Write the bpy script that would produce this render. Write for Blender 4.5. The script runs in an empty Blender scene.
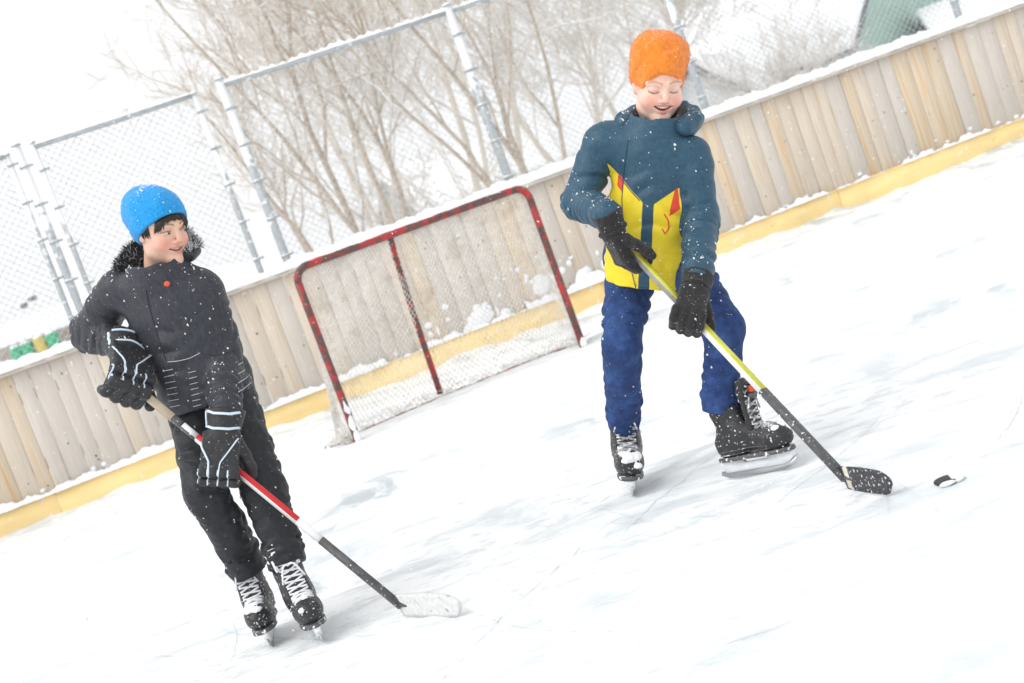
import bpy, math, random
import numpy as np
from mathutils import Vector, Matrix
from mathutils.bvhtree import BVHTree

SC = bpy.context.scene
COL = SC.collection
rng = np.random.default_rng(7)
random.seed(7)

# ------------------------------------------------------------------ camera
FPX = 1422.0                      # focal length in pixels of a 1024 px wide frame (50 mm)
CAM = np.array([0.0, 0.0, 1.2])
ROLL = math.radians(20.0)
PITCH = math.atan(139.0 / FPX)
_R0 = np.array([1.0, 0, 0])
_U0 = np.array([0, math.sin(PITCH), math.cos(PITCH)])
FW = np.array([0, math.cos(PITCH), -math.sin(PITCH)])
CR = math.cos(ROLL) * _R0 - math.sin(ROLL) * _U0
CU = math.cos(ROLL) * _U0 + math.sin(ROLL) * _R0

cd = bpy.data.cameras.new('camera')
cam = bpy.data.objects.new('camera', cd)
COL.objects.link(cam)
cd.lens = 36.0 * FPX / 1024.0
cd.sensor_width = 36.0
cd.clip_start = 0.05
cd.clip_end = 1500.0
cam.matrix_world = Matrix(((CR[0], CU[0], -FW[0], CAM[0]), (CR[1], CU[1], -FW[1], CAM[1]),
                           (CR[2], CU[2], -FW[2], CAM[2]), (0, 0, 0, 1)))
cd.dof.use_dof = True
cd.dof.focus_distance = 5.0
cd.dof.aperture_fstop = 3.6
SC.camera = cam

# ------------------------------------------------------------------ sky, sun, exposure (overcast snowfall)
SUN_EL, SUN_AZ = math.radians(50.0), math.radians(242.0)     # veiled sun to the left, a little behind the camera
world = bpy.data.worlds.new('World')
SC.world = world
world.use_nodes = True
wn, wl = world.node_tree.nodes, world.node_tree.links
wn.clear()
w_out = wn.new('ShaderNodeOutputWorld')
w_bg = wn.new('ShaderNodeBackground')
w_sky = wn.new('ShaderNodeTexSky')
w_sky.sky_type = 'NISHITA'
w_sky.sun_disc = False
w_sky.sun_elevation = SUN_EL
w_sky.sun_rotation = SUN_AZ
w_sky.air_density = 1.0
w_sky.dust_density = 4.0
w_hsv = wn.new('ShaderNodeHueSaturation')        # an overcast sky has almost no colour
w_hsv.inputs['Saturation'].default_value = 0.12
w_bg.inputs['Strength'].default_value = 0.15
w_mix = wn.new('ShaderNodeMix')                   # even cloud deck veiling the clear sky
w_mix.data_type = 'RGBA'
w_mix.inputs[0].default_value = 0.88
w_mix.inputs[7].default_value = (4.75, 4.79, 4.83, 1)
wl.new(w_sky.outputs[0], w_hsv.inputs['Color'])
wl.new(w_hsv.outputs[0], w_mix.inputs[6])
wl.new(w_mix.outputs[2], w_bg.inputs['Color'])
wl.new(w_bg.outputs[0], w_out.inputs['Surface'])

sd = bpy.data.lights.new('sun', 'SUN')
sd.energy = 1.1
sd.angle = math.radians(50.0)
sd.color = (1.0, 0.98, 0.95)
sun = bpy.data.objects.new('sun', sd)
COL.objects.link(sun)
sun.location = (0, 0, 30)
_sd = Vector((math.sin(SUN_AZ) * math.cos(SUN_EL), math.cos(SUN_AZ) * math.cos(SUN_EL), math.sin(SUN_EL)))
sun.rotation_euler = _sd.to_track_quat('Z', 'Y').to_euler()

SC.view_settings.view_transform = 'Standard'
SC.view_settings.look = 'None'
SC.view_settings.gamma = 1.0
SC.view_settings.use_curve_mapping = False
SC.view_settings.exposure = 0.60
SC.cycles.use_denoising = True
SC.cycles.max_bounces = 8
SC.cycles.volume_bounces = 2
SC.cycles.volume_step_rate = 4.0


# ================================================================== helpers
def P(x, y, d):
    """world point seen at picture position (x, y) at depth d"""
    return CAM + FW * d + CR * (x - 512.0) / FPX * d - CU * (y - 341.5) / FPX * d


def G(x, y, z=0.0):
    v = FW + CR * (x - 512.0) / FPX - CU * (y - 341.5) / FPX
    return CAM + v * ((z - CAM[2]) / v[2])


def nrm(v):
    v = np.asarray(v, float)
    return v / np.linalg.norm(v)


# ---- materials
MATS = {}


def mat(name, color, rough=0.6, var=0.0, vscale=8.0, vstretch=(1, 1, 1), bump=0.0, bscale=60.0, spec=0.4,
        metal=0.0, second=None, sec_scale=10.0, sec_lo=0.5, sec_hi=0.6, snow=None, up_snow=None, obj_rand=0.0,
        attr=None, sheen=0.0, sss=0.0, weave=None):
    if name in MATS:
        return MATS[name]
    m = bpy.data.materials.new(name)
    m.use_nodes = True
    n, l = m.node_tree.nodes, m.node_tree.links
    b = n['Principled BSDF']
    b.inputs['Roughness'].default_value = rough
    b.inputs['Specular IOR Level'].default_value = spec
    b.inputs['Metallic'].default_value = metal
    if sheen:
        b.inputs['Sheen Weight'].default_value = sheen
    if sss:
        b.inputs['Subsurface Weight'].default_value = sss
        b.inputs['Subsurface Radius'].default_value = (0.012, 0.005, 0.003)
        b.inputs['Subsurface Scale'].default_value = 0.6
    tc = n.new('ShaderNodeTexCoord')

    def noise(scale, detail=4.0, stretch=(1, 1, 1), rot=(0, 0, 0)):
        mp = n.new('ShaderNodeMapping')
        mp.inputs['Scale'].default_value = stretch
        mp.inputs['Rotation'].default_value = rot
        l.new(tc.outputs['Object'], mp.inputs['Vector'])
        if obj_rand:
            oi_ = n.new('ShaderNodeObjectInfo')
            mm = n.new('ShaderNodeMath')
            mm.operation = 'MULTIPLY'
            mm.inputs[1].default_value = 37.0
            l.new(oi_.outputs['Random'], mm.inputs[0])
            l.new(mm.outputs[0], mp.inputs['Location'])
        t = n.new('ShaderNodeTexNoise')
        t.inputs['Scale'].default_value = scale
        t.inputs['Detail'].default_value = detail
        l.new(mp.outputs[0], t.inputs['Vector'])
        return t.outputs['Fac']

    def ramp(fac, lo, hi):
        r = n.new('ShaderNodeMapRange')
        r.inputs['From Min'].default_value = lo
        r.inputs['From Max'].default_value = hi
        l.new(fac, r.inputs['Value'])
        return r.outputs[0]

    def mix(fac, c1, c2):
        x = n.new('ShaderNodeMix')
        x.data_type = 'RGBA'
        for s, c in ((6, c1), (7, c2)):
            if isinstance(c, tuple):
                x.inputs[s].default_value = (*c[:3], 1.0)
            else:
                l.new(c, x.inputs[s])
        if isinstance(fac, float):
            x.inputs[0].default_value = fac
        else:
            l.new(fac, x.inputs[0])
        return x.outputs[2]

    def math_(op, a, bb):
        x = n.new('ShaderNodeMath')
        x.operation = op
        for i, v in enumerate((a, bb)):
            if isinstance(v, (int, float)):
                x.inputs[i].default_value = v
            else:
                l.new(v, x.inputs[i])
        return x.outputs[0]

    if attr:
        a = n.new('ShaderNodeAttribute')
        a.attribute_name = attr
        c = a.outputs['Color']
    else:
        c = tuple(color)
    if second:
        c = mix(ramp(noise(sec_scale, 5.0, vstretch), sec_lo, sec_hi), c, tuple(second))
    if var:
        f = ramp(noise(vscale, 6.0, vstretch), 0.25, 0.75)
        br = n.new('ShaderNodeHueSaturation')
        if isinstance(c, tuple):
            br.inputs['Color'].default_value = (*c, 1)
        else:
            l.new(c, br.inputs['Color'])
        l.new(math_('ADD', math_('MULTIPLY', f, 2 * var), 1 - var), br.inputs['Value'])
        c = br.outputs[0]
    if obj_rand:
        oi = n.new('ShaderNodeObjectInfo')
        br = n.new('ShaderNodeHueSaturation')
        if isinstance(c, tuple):
            br.inputs['Color'].default_value = (*c, 1)
        else:
            l.new(c, br.inputs['Color'])
        l.new(math_('ADD', math_('MULTIPLY', oi.outputs['Random'], 2 * obj_rand), 1 - obj_rand), br.inputs['Value'])
        c = br.outputs[0]
    if snow:                                   # flakes stuck to the surface: (amount 0..1, scale)
        amt, sscale = snow[:2]
        f = ramp(noise(sscale, 1.0, snow[2] if len(snow) > 2 else (1, 1, 1)), 0.80 - amt, 0.88 - amt)
        c = mix(f, c, (0.85, 0.87, 0.9))
    if up_snow:                                # snow lying on upward faces: (threshold, noise share, scale)
        g = n.new('ShaderNodeNewGeometry')
        sx = n.new('ShaderNodeSeparateXYZ')
        l.new(g.outputs['Normal'], sx.inputs[0])
        f = math_('ADD', sx.outputs['Z'], math_('MULTIPLY', math_('SUBTRACT', noise(up_snow[2], 4.0), 0.5), up_snow[1]))
        c = mix(ramp(f, up_snow[0], up_snow[0] + 0.12), c, (0.86, 0.88, 0.9))
    if isinstance(c, tuple):
        b.inputs['Base Color'].default_value = (*c, 1)
    else:
        l.new(c, b.inputs['Base Color'])
    if bump or weave:
        bp = n.new('ShaderNodeBump')
        bp.inputs['Strength'].default_value = bump if bump else weave[0]
        bp.inputs['Distance'].default_value = 0.004 if bump else 0.001
        l.new(noise(bscale, 5.0, vstretch), bp.inputs['Height'])
        l.new(bp.outputs[0], b.inputs['Normal'])
    MATS[name] = m
    return m


# ---- meshes
def mesh_np(name, V, F):
    """V (n,3), F list of (m,k) index arrays"""
    me = bpy.data.meshes.new(name)
    V = np.asarray(V, np.float32)
    if not isinstance(F, list):
        F = [F]
    F = [np.asarray(f, np.int32) for f in F if len(f)]
    me.vertices.add(len(V))
    me.vertices.foreach_set('co', V.ravel())
    nl = sum(f.size for f in F)
    npoly = sum(len(f) for f in F)
    me.loops.add(nl)
    me.loops.foreach_set('vertex_index', np.concatenate([f.ravel() for f in F]))
    me.polygons.add(npoly)
    tot = np.concatenate([np.full(len(f), f.shape[1], np.int32) for f in F])
    st = np.concatenate([[0], np.cumsum(tot)[:-1]]).astype(np.int32)
    me.polygons.foreach_set('loop_start', st)
    me.update(calc_edges=True)
    me.validate()
    return me


def smooth(me, on=True):
    me.polygons.foreach_set('use_smooth', np.full(len(me.polygons), on))
    return me


def link(name, me, material=None, parent=None):
    o = bpy.data.objects.new(name, me)
    COL.objects.link(o)
    if material is not None and me is not None and len(me.materials) == 0:
        for mm in (material if isinstance(material, (list, tuple)) else [material]):
            me.materials.append(mm)
    if parent is not None:
        o.parent = parent
    return o


def thing(name, loc, label, cat, group=None):
    o = bpy.data.objects.new(name, None)
    o.empty_display_size = 0.1
    COL.objects.link(o)
    o.location = tuple(float(v) for v in loc)
    tag(o, label, cat, group)
    return o


def tag(o, label=None, cat=None, group=None, kind=None):
    if label:
        o['label'] = label
    if cat:
        o['category'] = cat
    if group:
        o['group'] = group
    if kind:
        o['kind'] = kind
    return o


class MB:
    """collects shapes into one mesh"""
    def __init__(s):
        s.V, s.F, s.n = [], {}, 0

    def raw(s, V, faces):
        V = np.asarray(V, float)
        for f in faces:
            s.F.setdefault(len(f), []).append([i + s.n for i in f])
        s.V.append(V)
        s.n += len(V)

    def box(s, c, size, axes=None, bev=0.0):
        hx, hy, hz = [v / 2 for v in size]
        ax = np.eye(3) if axes is None else np.asarray(axes, float)
        b = min(bev, hx * .9, hy * .9, hz * .9)
        if b <= 0:
            pts = [(x, y, z) for x in (-hx, hx) for y in (-hy, hy) for z in (-hz, hz)]
            fs = [(0, 1, 3, 2), (4, 6, 7, 5), (0, 4, 5, 1), (2, 3, 7, 6), (0, 2, 6, 4), (1, 5, 7, 3)]
            s.raw(np.array(pts) @ ax + np.asarray(c, float), fs)
            return
        # bevel the long edges: octagonal section swept along z, plus chamfered ends
        sec = [(hx - b, -hy), (hx, -hy + b), (hx, hy - b), (hx - b, hy), (-hx + b, hy), (-hx, hy - b), (-hx, -hy + b), (-hx + b, -hy)]
        rows = []
        for z, k in ((-hz, 1), (-hz + b, 0), (hz - b, 0), (hz, 1)):
            rows.append([((abs(x) - b * k) * math.copysign(1, x), (abs(y) - b * k) * math.copysign(1, y), z) for x, y in sec])
        pts = [p for r in rows for p in r]
        fs = []
        for r in range(3):
            for i in range(8):
                j = (i + 1) % 8
                fs.append((r * 8 + i, r * 8 + j, r * 8 + 8 + j, r * 8 + 8 + i))
        fs.append(tuple(range(7, -1, -1)))
        fs.append(tuple(range(24, 32)))
        s.raw(np.array(pts) @ ax + np.asarray(c, float), fs)

    def tube(s, pts, rad, sides=6, caps=True, flat=1.0):
        pts = np.asarray(pts, float)
        n = len(pts)
        rad = np.full(n, rad) if np.isscalar(rad) else np.asarray(rad, float)
        t = np.gradient(pts, axis=0)
        t /= np.linalg.norm(t, axis=1)[:, None] + 1e-12
        ref = np.array([0, 0, 1.0]) if abs(t[0][2]) < 0.9 else np.array([1.0, 0, 0])
        u = nrm(np.cross(t[0], ref))
        ang = np.arange(sides) * 2 * math.pi / sides
        out = []
        for i in range(n):
            u = nrm(u - t[i] * (u @ t[i]))
            v = np.cross(t[i], u)
            out.append(pts[i] + rad[i] * (np.cos(ang)[:, None] * u + flat * np.sin(ang)[:, None] * v))
        fs = []
        for i in range(n - 1):
            for k in range(sides):
                k2 = (k + 1) % sides
                fs.append((i * sides + k, i * sides + k2, (i + 1) * sides + k2, (i + 1) * sides + k))
        if caps:
            fs.append(tuple(range(sides - 1, -1, -1)))
            fs.append(tuple((n - 1) * sides + k for k in range(sides)))
        s.raw(np.concatenate(out), fs)

    def build(s, name, material, parent=None, sm=False, off=None):
        V = np.concatenate(s.V)
        if off is not None:
            V = V - np.asarray(off, float)
        me = mesh_np(name, V, [np.array(f) for f in s.F.values()])
        if sm:
            smooth(me)
        return link(name, me, material, parent)


def segs_mesh(name, A, B, ra, rb, sides=3):
    """many separate straight tapered tubes in one mesh (numpy)"""
    A, B = np.asarray(A, float), np.asarray(B, float)
    t = B - A
    L = np.linalg.norm(t, axis=1)[:, None] + 1e-9
    t = t / L
    ref = np.where(np.abs(t[:, 2:3]) < 0.9, np.array([[0, 0, 1.0]]), np.array([[1.0, 0, 0]]))
    u = np.cross(t, ref)
    u /= np.linalg.norm(u, axis=1)[:, None] + 1e-9
    v = np.cross(t, u)
    n = len(A)
    ang = np.arange(sides) * 2 * math.pi / sides + 0.5
    ring = np.cos(ang)[None, :, None] * u[:, None] + np.sin(ang)[None, :, None] * v[:, None]
    V = np.concatenate([A[:, None] + ring * np.asarray(ra)[:, None, None], B[:, None] + ring * np.asarray(rb)[:, None, None]], 1)
    base = (np.arange(n) * 2 * sides)[:, None]
    F = np.concatenate([base + np.array([[k, (k + 1) % sides, sides + (k + 1) % sides, sides + k]]) for k in range(sides)])
    return smooth(mesh_np(name, V.reshape(-1, 3), F))


def lump(X, Y, Z, wl, seed):
    r = np.random.default_rng(seed)
    o = 0
    for _ in range(5):
        d = r.normal(size=3)
        d = d / np.linalg.norm(d) * 2 * math.pi / wl * r.uniform(0.7, 1.5)
        o = o + np.sin(X * d[0] + Y * d[1] + Z * d[2] + r.uniform(0, 6.28))
    return o / 3.0


# ---- implicit surfaces (smooth unions, meshed with surface nets)
class Prim:
    pass


def rc(a, b, ra, rb, flat=None, fd=None, wr=(), seed=0, drape=()):
    """tapered capsule; fd/flat squash it along fd; wr = folds (centre m, spread m, wavelength, depth, slant)"""
    a, b = np.asarray(a, float), np.asarray(b, float)
    p = Prim()
    R = max(ra, rb) * (max(1, flat or 1)) + 0.02
    p.mn, p.mx = np.minimum(a, b) - R, np.maximum(a, b) + R
    L = np.linalg.norm(b - a)
    ax = (b - a) / L
    r0 = np.array([0.3, -1, 0.2])
    e1 = nrm(r0 - ax * (r0 @ ax))
    e2 = np.cross(ax, e1)

    def f(X, Y, Z):
        dx, dy, dz = X - a[0], Y - a[1], Z - a[2]
        if flat:
            q = (dx * fd[0] + dy * fd[1] + dz * fd[2]) * (1 / flat - 1)
            # keep the axis itself unchanged
            dxx, dyy, dzz = dx + q * fd[0], dy + q * fd[1], dz + q * fd[2]
        else:
            dxx, dyy, dzz = dx, dy, dz
        if flat:
            bb = (b - a) + fd * ((b - a) @ fd) * (1 / flat - 1)
        else:
            bb = b - a
        L2 = bb @ bb
        t = (dxx * bb[0] + dyy * bb[1] + dzz * bb[2]) / L2
        tc = np.clip(t, 0, 1)
        qx, qy, qz = dxx - bb[0] * tc, dyy - bb[1] * tc, dzz - bb[2] * tc
        d = np.sqrt(qx * qx + qy * qy + qz * qz) - (ra + (rb - ra) * tc)
        if flat:
            d = d * min(1.0, flat ** 0.5)
        if drape:                       # folds winding round the limb: (wavelength, depth, turns, from, to)
            s = (dx * ax[0] + dy * ax[1] + dz * ax[2])
            c1 = dx * e1[0] + dy * e1[1] + dz * e1[2]
            c2 = dx * e2[0] + dy * e2[1] + dz * e2[2]
            ph = np.arctan2(c2, c1) / (2 * math.pi)
            for i, (wl, amp, m, t0, t1) in enumerate(drape):
                w1 = lump(X, Y, Z, .20, seed * 7 + i)
                mask = np.clip(.30 + 1.0 * lump(X, Y, Z, .15, seed * 7 + i + 50), 0, 1)
                mask = mask * np.clip((s / L - t0) / .15, 0, 1) * np.clip((t1 - s / L) / .15, 0, 1)
                q = np.abs(np.sin(math.pi * (s / wl + m * ph + .55 * w1)))
                d = d - amp * mask * (q - .45)
        if wr:
            s = (dx * ax[0] + dy * ax[1] + dz * ax[2])
            c1 = dx * e1[0] + dy * e1[1] + dz * e1[2]
            c2 = dx * e2[0] + dy * e2[1] + dz * e2[2]
            ph = np.arctan2(c2, c1)
            for i, (c, sp, wl, amp, sl) in enumerate(wr):
                win = np.exp(-((s - c) / sp) ** 2)
                arg = (s + sl * np.cos(ph + 1.7 * i + seed) + 0.35 * sl * np.sin(2 * ph + seed * 2.1)) / wl
                d = d + amp * win * (0.62 - np.abs(np.sin(math.pi * arg + 0.9 * i)))*(0.6 + 0.4 * np.sin(ph * 1.0 + seed + 2.0 * i))
        return d
    p.f = f
    return p


def ell(c, r, M=None):
    c, r = np.asarray(c, float), np.asarray(r, float)
    p = Prim()
    R = float(r.max()) + 0.005
    p.mn, p.mx = c - R, c + R
    M = np.eye(3) if M is None else np.asarray(M, float)     # rows are the axes

    def f(X, Y, Z):
        dx, dy, dz = X - c[0], Y - c[1], Z - c[2]
        q = [(dx * M[i][0] + dy * M[i][1] + dz * M[i][2]) for i in range(3)]
        k0 = np.sqrt(sum((q[i] / r[i]) ** 2 for i in range(3)))
        k1 = np.sqrt(sum((q[i] / r[i] ** 2) ** 2 for i in range(3))) + 1e-9
        return k0 * (k0 - 1) / k1
    p.f = f
    return p


def rbox(c, half, M, rad):
    c, half = np.asarray(c, float), np.asarray(half, float)
    p = Prim()
    R = float(np.linalg.norm(half)) + rad
    p.mn, p.mx = c - R, c + R

    def f(X, Y, Z):
        dx, dy, dz = X - c[0], Y - c[1], Z - c[2]
        q = [np.abs(dx * M[i][0] + dy * M[i][1] + dz * M[i][2]) - half[i] for i in range(3)]
        out = np.sqrt(sum(np.maximum(v, 0) ** 2 for v in q))
        return out + np.minimum(np.maximum(q[0], np.maximum(q[1], q[2])), 0) - rad
    p.f = f
    return p


class Grid:
    def __init__(s, lo, hi, h):
        s.lo, s.h = np.asarray(lo, float), h
        s.N = np.ceil((np.asarray(hi, float) - s.lo) / h).astype(int) + 1
        s.ax = [s.lo[i] + h * np.arange(s.N[i]) for i in range(3)]
        s.D = np.full(s.N, 0.3, np.float32)

    def sl(s, mn, mx, m):
        out = []
        for i in range(3):
            a = max(0, int((mn[i] - m - s.lo[i]) / s.h) - 1)
            b = min(s.N[i], int((mx[i] + m - s.lo[i]) / s.h) + 3)
            out.append(slice(a, max(a, b)))
        return tuple(out)

    def xyz(s, sl=None):
        ax = [s.ax[i][sl[i]] if sl else s.ax[i] for i in range(3)]
        return ax[0][:, None, None], ax[1][None, :, None], ax[2][None, None, :]

    def add(s, p, k=0.01):
        sl = s.sl(p.mn, p.mx, k + 0.02)
        if any(q.stop <= q.start for q in sl):
            return s
        d = p.f(*s.xyz(sl))
        e = s.D[sl]
        h = np.clip(k - np.abs(d - e), 0, None) / k
        s.D[sl] = np.minimum(d, e) - h * h * k * 0.25
        return s

    def sub(s, p, k=0.01):
        sl = s.sl(p.mn, p.mx, k + 0.02)
        if any(q.stop <= q.start for q in sl):
            return s
        d = -p.f(*s.xyz(sl))
        e = s.D[sl]
        h = np.clip(k - np.abs(d - e), 0, None) / k
        s.D[sl] = np.maximum(d, e) + h * h * k * 0.25
        return s

    def cut(s, pt, nv, k=0.004):
        """remove what lies on the +nv side of the plane"""
        X, Y, Z = s.xyz()
        d = (X - pt[0]) * nv[0] + (Y - pt[1]) * nv[1] + (Z - pt[2]) * nv[2]
        h = np.clip(k - np.abs(d - s.D), 0, None) / k
        s.D = (np.maximum(d, s.D) + h * h * k * 0.25).astype(np.float32)
        return s

    def rough(s, wl, amp, seed):
        X, Y, Z = s.xyz()
        s.D = s.D + (amp * lump(X, Y, Z, wl, seed)).astype(np.float32)
        return s

    def crease(s, wl, amp, seed):
        """puffed cloth between sharp valleys"""
        X, Y, Z = s.xyz()
        q = lump(X, Y, Z, wl, seed) + 0.4 * lump(X, Y, Z, wl * .55, seed + 1)
        s.D = s.D + (amp * (0.35 - np.minimum(np.abs(q), 0.7))).astype(np.float32)
        return s

    def mesh(s):
        D = s.D
        for i in range(3):            # close at the border
            sa = [slice(None)] * 3
            for e in (0, -1):
                sa[i] = e
                D[tuple(sa)] = np.maximum(D[tuple(sa)], 1e-4)
        S = D < 0
        c = np.zeros(np.array(D.shape) - 1, np.int8)
        for i in (0, 1):
            for j in (0, 1):
                for k in (0, 1):
                    c += S[i:S.shape[0] - 1 + i, j:S.shape[1] - 1 + j, k:S.shape[2] - 1 + k]
        act = (c > 0) & (c < 8)
        I, J, K = np.nonzero(act)
        idx = np.full(act.shape, -1, np.int32)
        idx[I, J, K] = np.arange(len(I))
        val = {(i, j, k): D[I + i, J + j, K + k] for i in (0, 1) for j in (0, 1) for k in (0, 1)}
        pos = np.zeros((len(I), 3))
        cnt = np.zeros(len(I))
        for a in val:
            for axs in range(3):
                if a[axs] == 0:
                    b = list(a)
                    b[axs] = 1
                    b = tuple(b)
                    m = (val[a] < 0) != (val[b] < 0)
                    t = val[a][m] / (val[a][m] - val[b][m])
                    pp = np.tile(np.array(a, float), (m.sum(), 1))
                    pp[:, axs] = t
                    pos[m] += pp
                    cnt[m] += 1
        V = (np.stack([I, J, K], 1) + pos / cnt[:, None]) * s.h + s.lo
        F = []
        for axs in range(3):
            o = [1, 1, 1]
            o[axs] = 0
            n = np.array(D.shape)
            s0 = tuple(slice(o[i], n[i] - (1 if True else 0)) for i in range(3))
            s1 = tuple(slice(o[i] + (1 if i == axs else 0), n[i] - 1 + (1 if i == axs else 0)) for i in range(3))
            x = S[s0] != S[s1]
            ii = np.stack(np.nonzero(x), 1) + np.array(o)
            sg = S[tuple(ii.T)]
            b, cc = (axs + 1) % 3, (axs + 2) % 3
            eb, ec = np.zeros(3, int), np.zeros(3, int)
            eb[b], ec[cc] = 1, 1
            q = [idx[tuple((ii - d).T)] for d in (eb + ec, ec, 0 * eb, eb)]
            q = np.stack(q, 1)
            q[~sg] = q[~sg][:, ::-1]
            F.append(q)
        return V, np.concatenate(F)


def sdf_obj(name, V, F, material, parent, off, zones=None):
    me = mesh_np(name, V - np.asarray(off, float), F)
    smooth(me)
    o = link(name, me, material, parent)
    if zones is not None:
        cen = V[F].mean(1)
        me.polygons.foreach_set('material_index', zones(cen).astype(np.int32))
    return o


# ================================================================== materials
M_snow = mat('snow', (0.87, 0.885, 0.9), 0.75, bump=0.5, bscale=30, spec=0.2)
M_snow_soft = mat('snow soft', (0.87, 0.885, 0.9), 0.8, bump=0.25, bscale=9, spec=0.15)
WOODS = [mat('plank grey', (0.60, 0.545, 0.485), 0.8, var=0.10, vscale=6, vstretch=(24, 24, 0.7), second=(0.30, 0.24, 0.19), sec_scale=9, sec_lo=0.66, sec_hi=0.72, bump=0.3, bscale=20, obj_rand=0.05, snow=(0.085, 26)),
         mat('plank tan', (0.64, 0.555, 0.46), 0.8, var=0.10, vscale=6, vstretch=(24, 24, 0.6), second=(0.55, 0.38, 0.2), sec_scale=4, sec_lo=0.58, sec_hi=0.7, bump=0.3, bscale=20, obj_rand=0.045, snow=(0.08, 24)),
         mat('plank warm', (0.65, 0.55, 0.43), 0.8, var=0.10, vscale=6, vstretch=(20, 20, 0.6), second=(0.62, 0.40, 0.18), sec_scale=3, sec_lo=0.5, sec_hi=0.68, bump=0.3, bscale=20, obj_rand=0.045, snow=(0.07, 25))]
M_knot = mat('knot', (0.12, 0.10, 0.09), 0.9, var=0.3, vscale=40)
M_kick = mat('kickboard yellow', (0.95, 0.71, 0.32), 0.55, var=0.10, vscale=3, vstretch=(1, 1, 4), bump=0.15, bscale=14, second=(0.62, 0.36, 0.12), sec_scale=7, sec_lo=0.68, sec_hi=0.76, snow=(0.10, 18))
M_galv = mat('galvanised steel', (0.42, 0.445, 0.46), 0.45, var=0.15, vscale=30, metal=0.3, snow=(0.16, 22), up_snow=(0.3, 0.8, 14))
M_wire = mat('fence wire', (0.42, 0.45, 0.47), 0.5, metal=0.3, up_snow=(0.55, 0.5, 20))
M_red = mat('red goal paint', (0.40, 0.028, 0.028), 0.5, second=(0.11, 0.052, 0.045), sec_scale=15, sec_lo=0.42, sec_hi=0.53, var=0.2, vscale=20, bump=0.3, bscale=40, snow=(0.09, 70), up_snow=(0.85, 0.6, 10))
M_net = mat('net cord', (0.80, 0.78, 0.74), 0.8, var=0.25, vscale=30, second=(0.52, 0.47, 0.42), sec_scale=7, sec_lo=0.55, sec_hi=0.68)
M_bark_hazed = mat('bark', (0.46, 0.385, 0.31), 0.9, var=0.25, vscale=9, up_snow=(0.28, 0.9, 3.0))  # snow-plastered bark, colour paled further in place of thicker haze
M_twig_hazed = mat('twig', (0.60, 0.52, 0.43), 0.9, var=0.2, vscale=2, up_snow=(0.30, 0.9, 2.0))  # snowy twigs; fading by the air is put into the light colour
M_fartree_hazed = mat('hazed far bark', (0.62, 0.555, 0.475), 0.9, var=0.2, vscale=1.5, up_snow=(0.25, 0.9, 1.4))  # distant trees and bushes: palest bark, haze painted into the base colour


# ================================================================== ground and rink
def ground_height(x, y):
    h = 3.2 * np.clip((y - 19) / 30, 0, 1) ** 1.3 * np.clip((2 - x) / 18, 0, 1)
    return h + 0.35 * np.clip((y - 17) / 20, 0, 1) * np.sin(x * .21 + 1) * np.sin(y * .17)


def axis(fine0, fine1, step, far, grow=1.25):
    a = list(np.arange(fine0, fine1 + step / 2, step))
    s = step
    while a[-1] < far:
        s *= grow
        a.append(a[-1] + s)
    s = step
    b = [a[0]]
    while b[-1] > -far:
        s *= grow
        b.append(b[-1] - s)
    return np.array(b[:0:-1] + a)


def sheet(name, xs, ys, zf, material, kind='structure'):
    X, Y = np.meshgrid(xs, ys, indexing='ij')
    Z = zf(X, Y)
    V = np.stack([X, Y, Z], -1).reshape(-1, 3)
    n, m = len(xs), len(ys)
    i = np.arange(n - 1)[:, None] * m + np.arange(m - 1)[None]
    F = np.stack([i, i + m, i + m + 1, i + 1], -1).reshape(-1, 4)
    o = link(name, smooth(mesh_np(name, V, F)), material)
    return tag(o, kind=kind)


# wall line of the rink boards
def WY(x):
    return 11.15 + 0.25 * (x + 4.4)


WD = nrm([1, 0.25, 0])           # along the boards
WN = np.array([0.25, -1, 0]) / math.hypot(0.25, 1)   # towards the rink


def ground_z(X, Y):
    z = -0.05 + ground_height(X, Y)
    return z


gx = axis(-24, 24, 1.0, 70)
gy = axis(-4, 60, 1.0, 70)
o = sheet('snowy_ground', gx, gy, ground_z, M_snow_soft)
o['label'] = 'open snow covered ground rising behind the rink boards'


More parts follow.
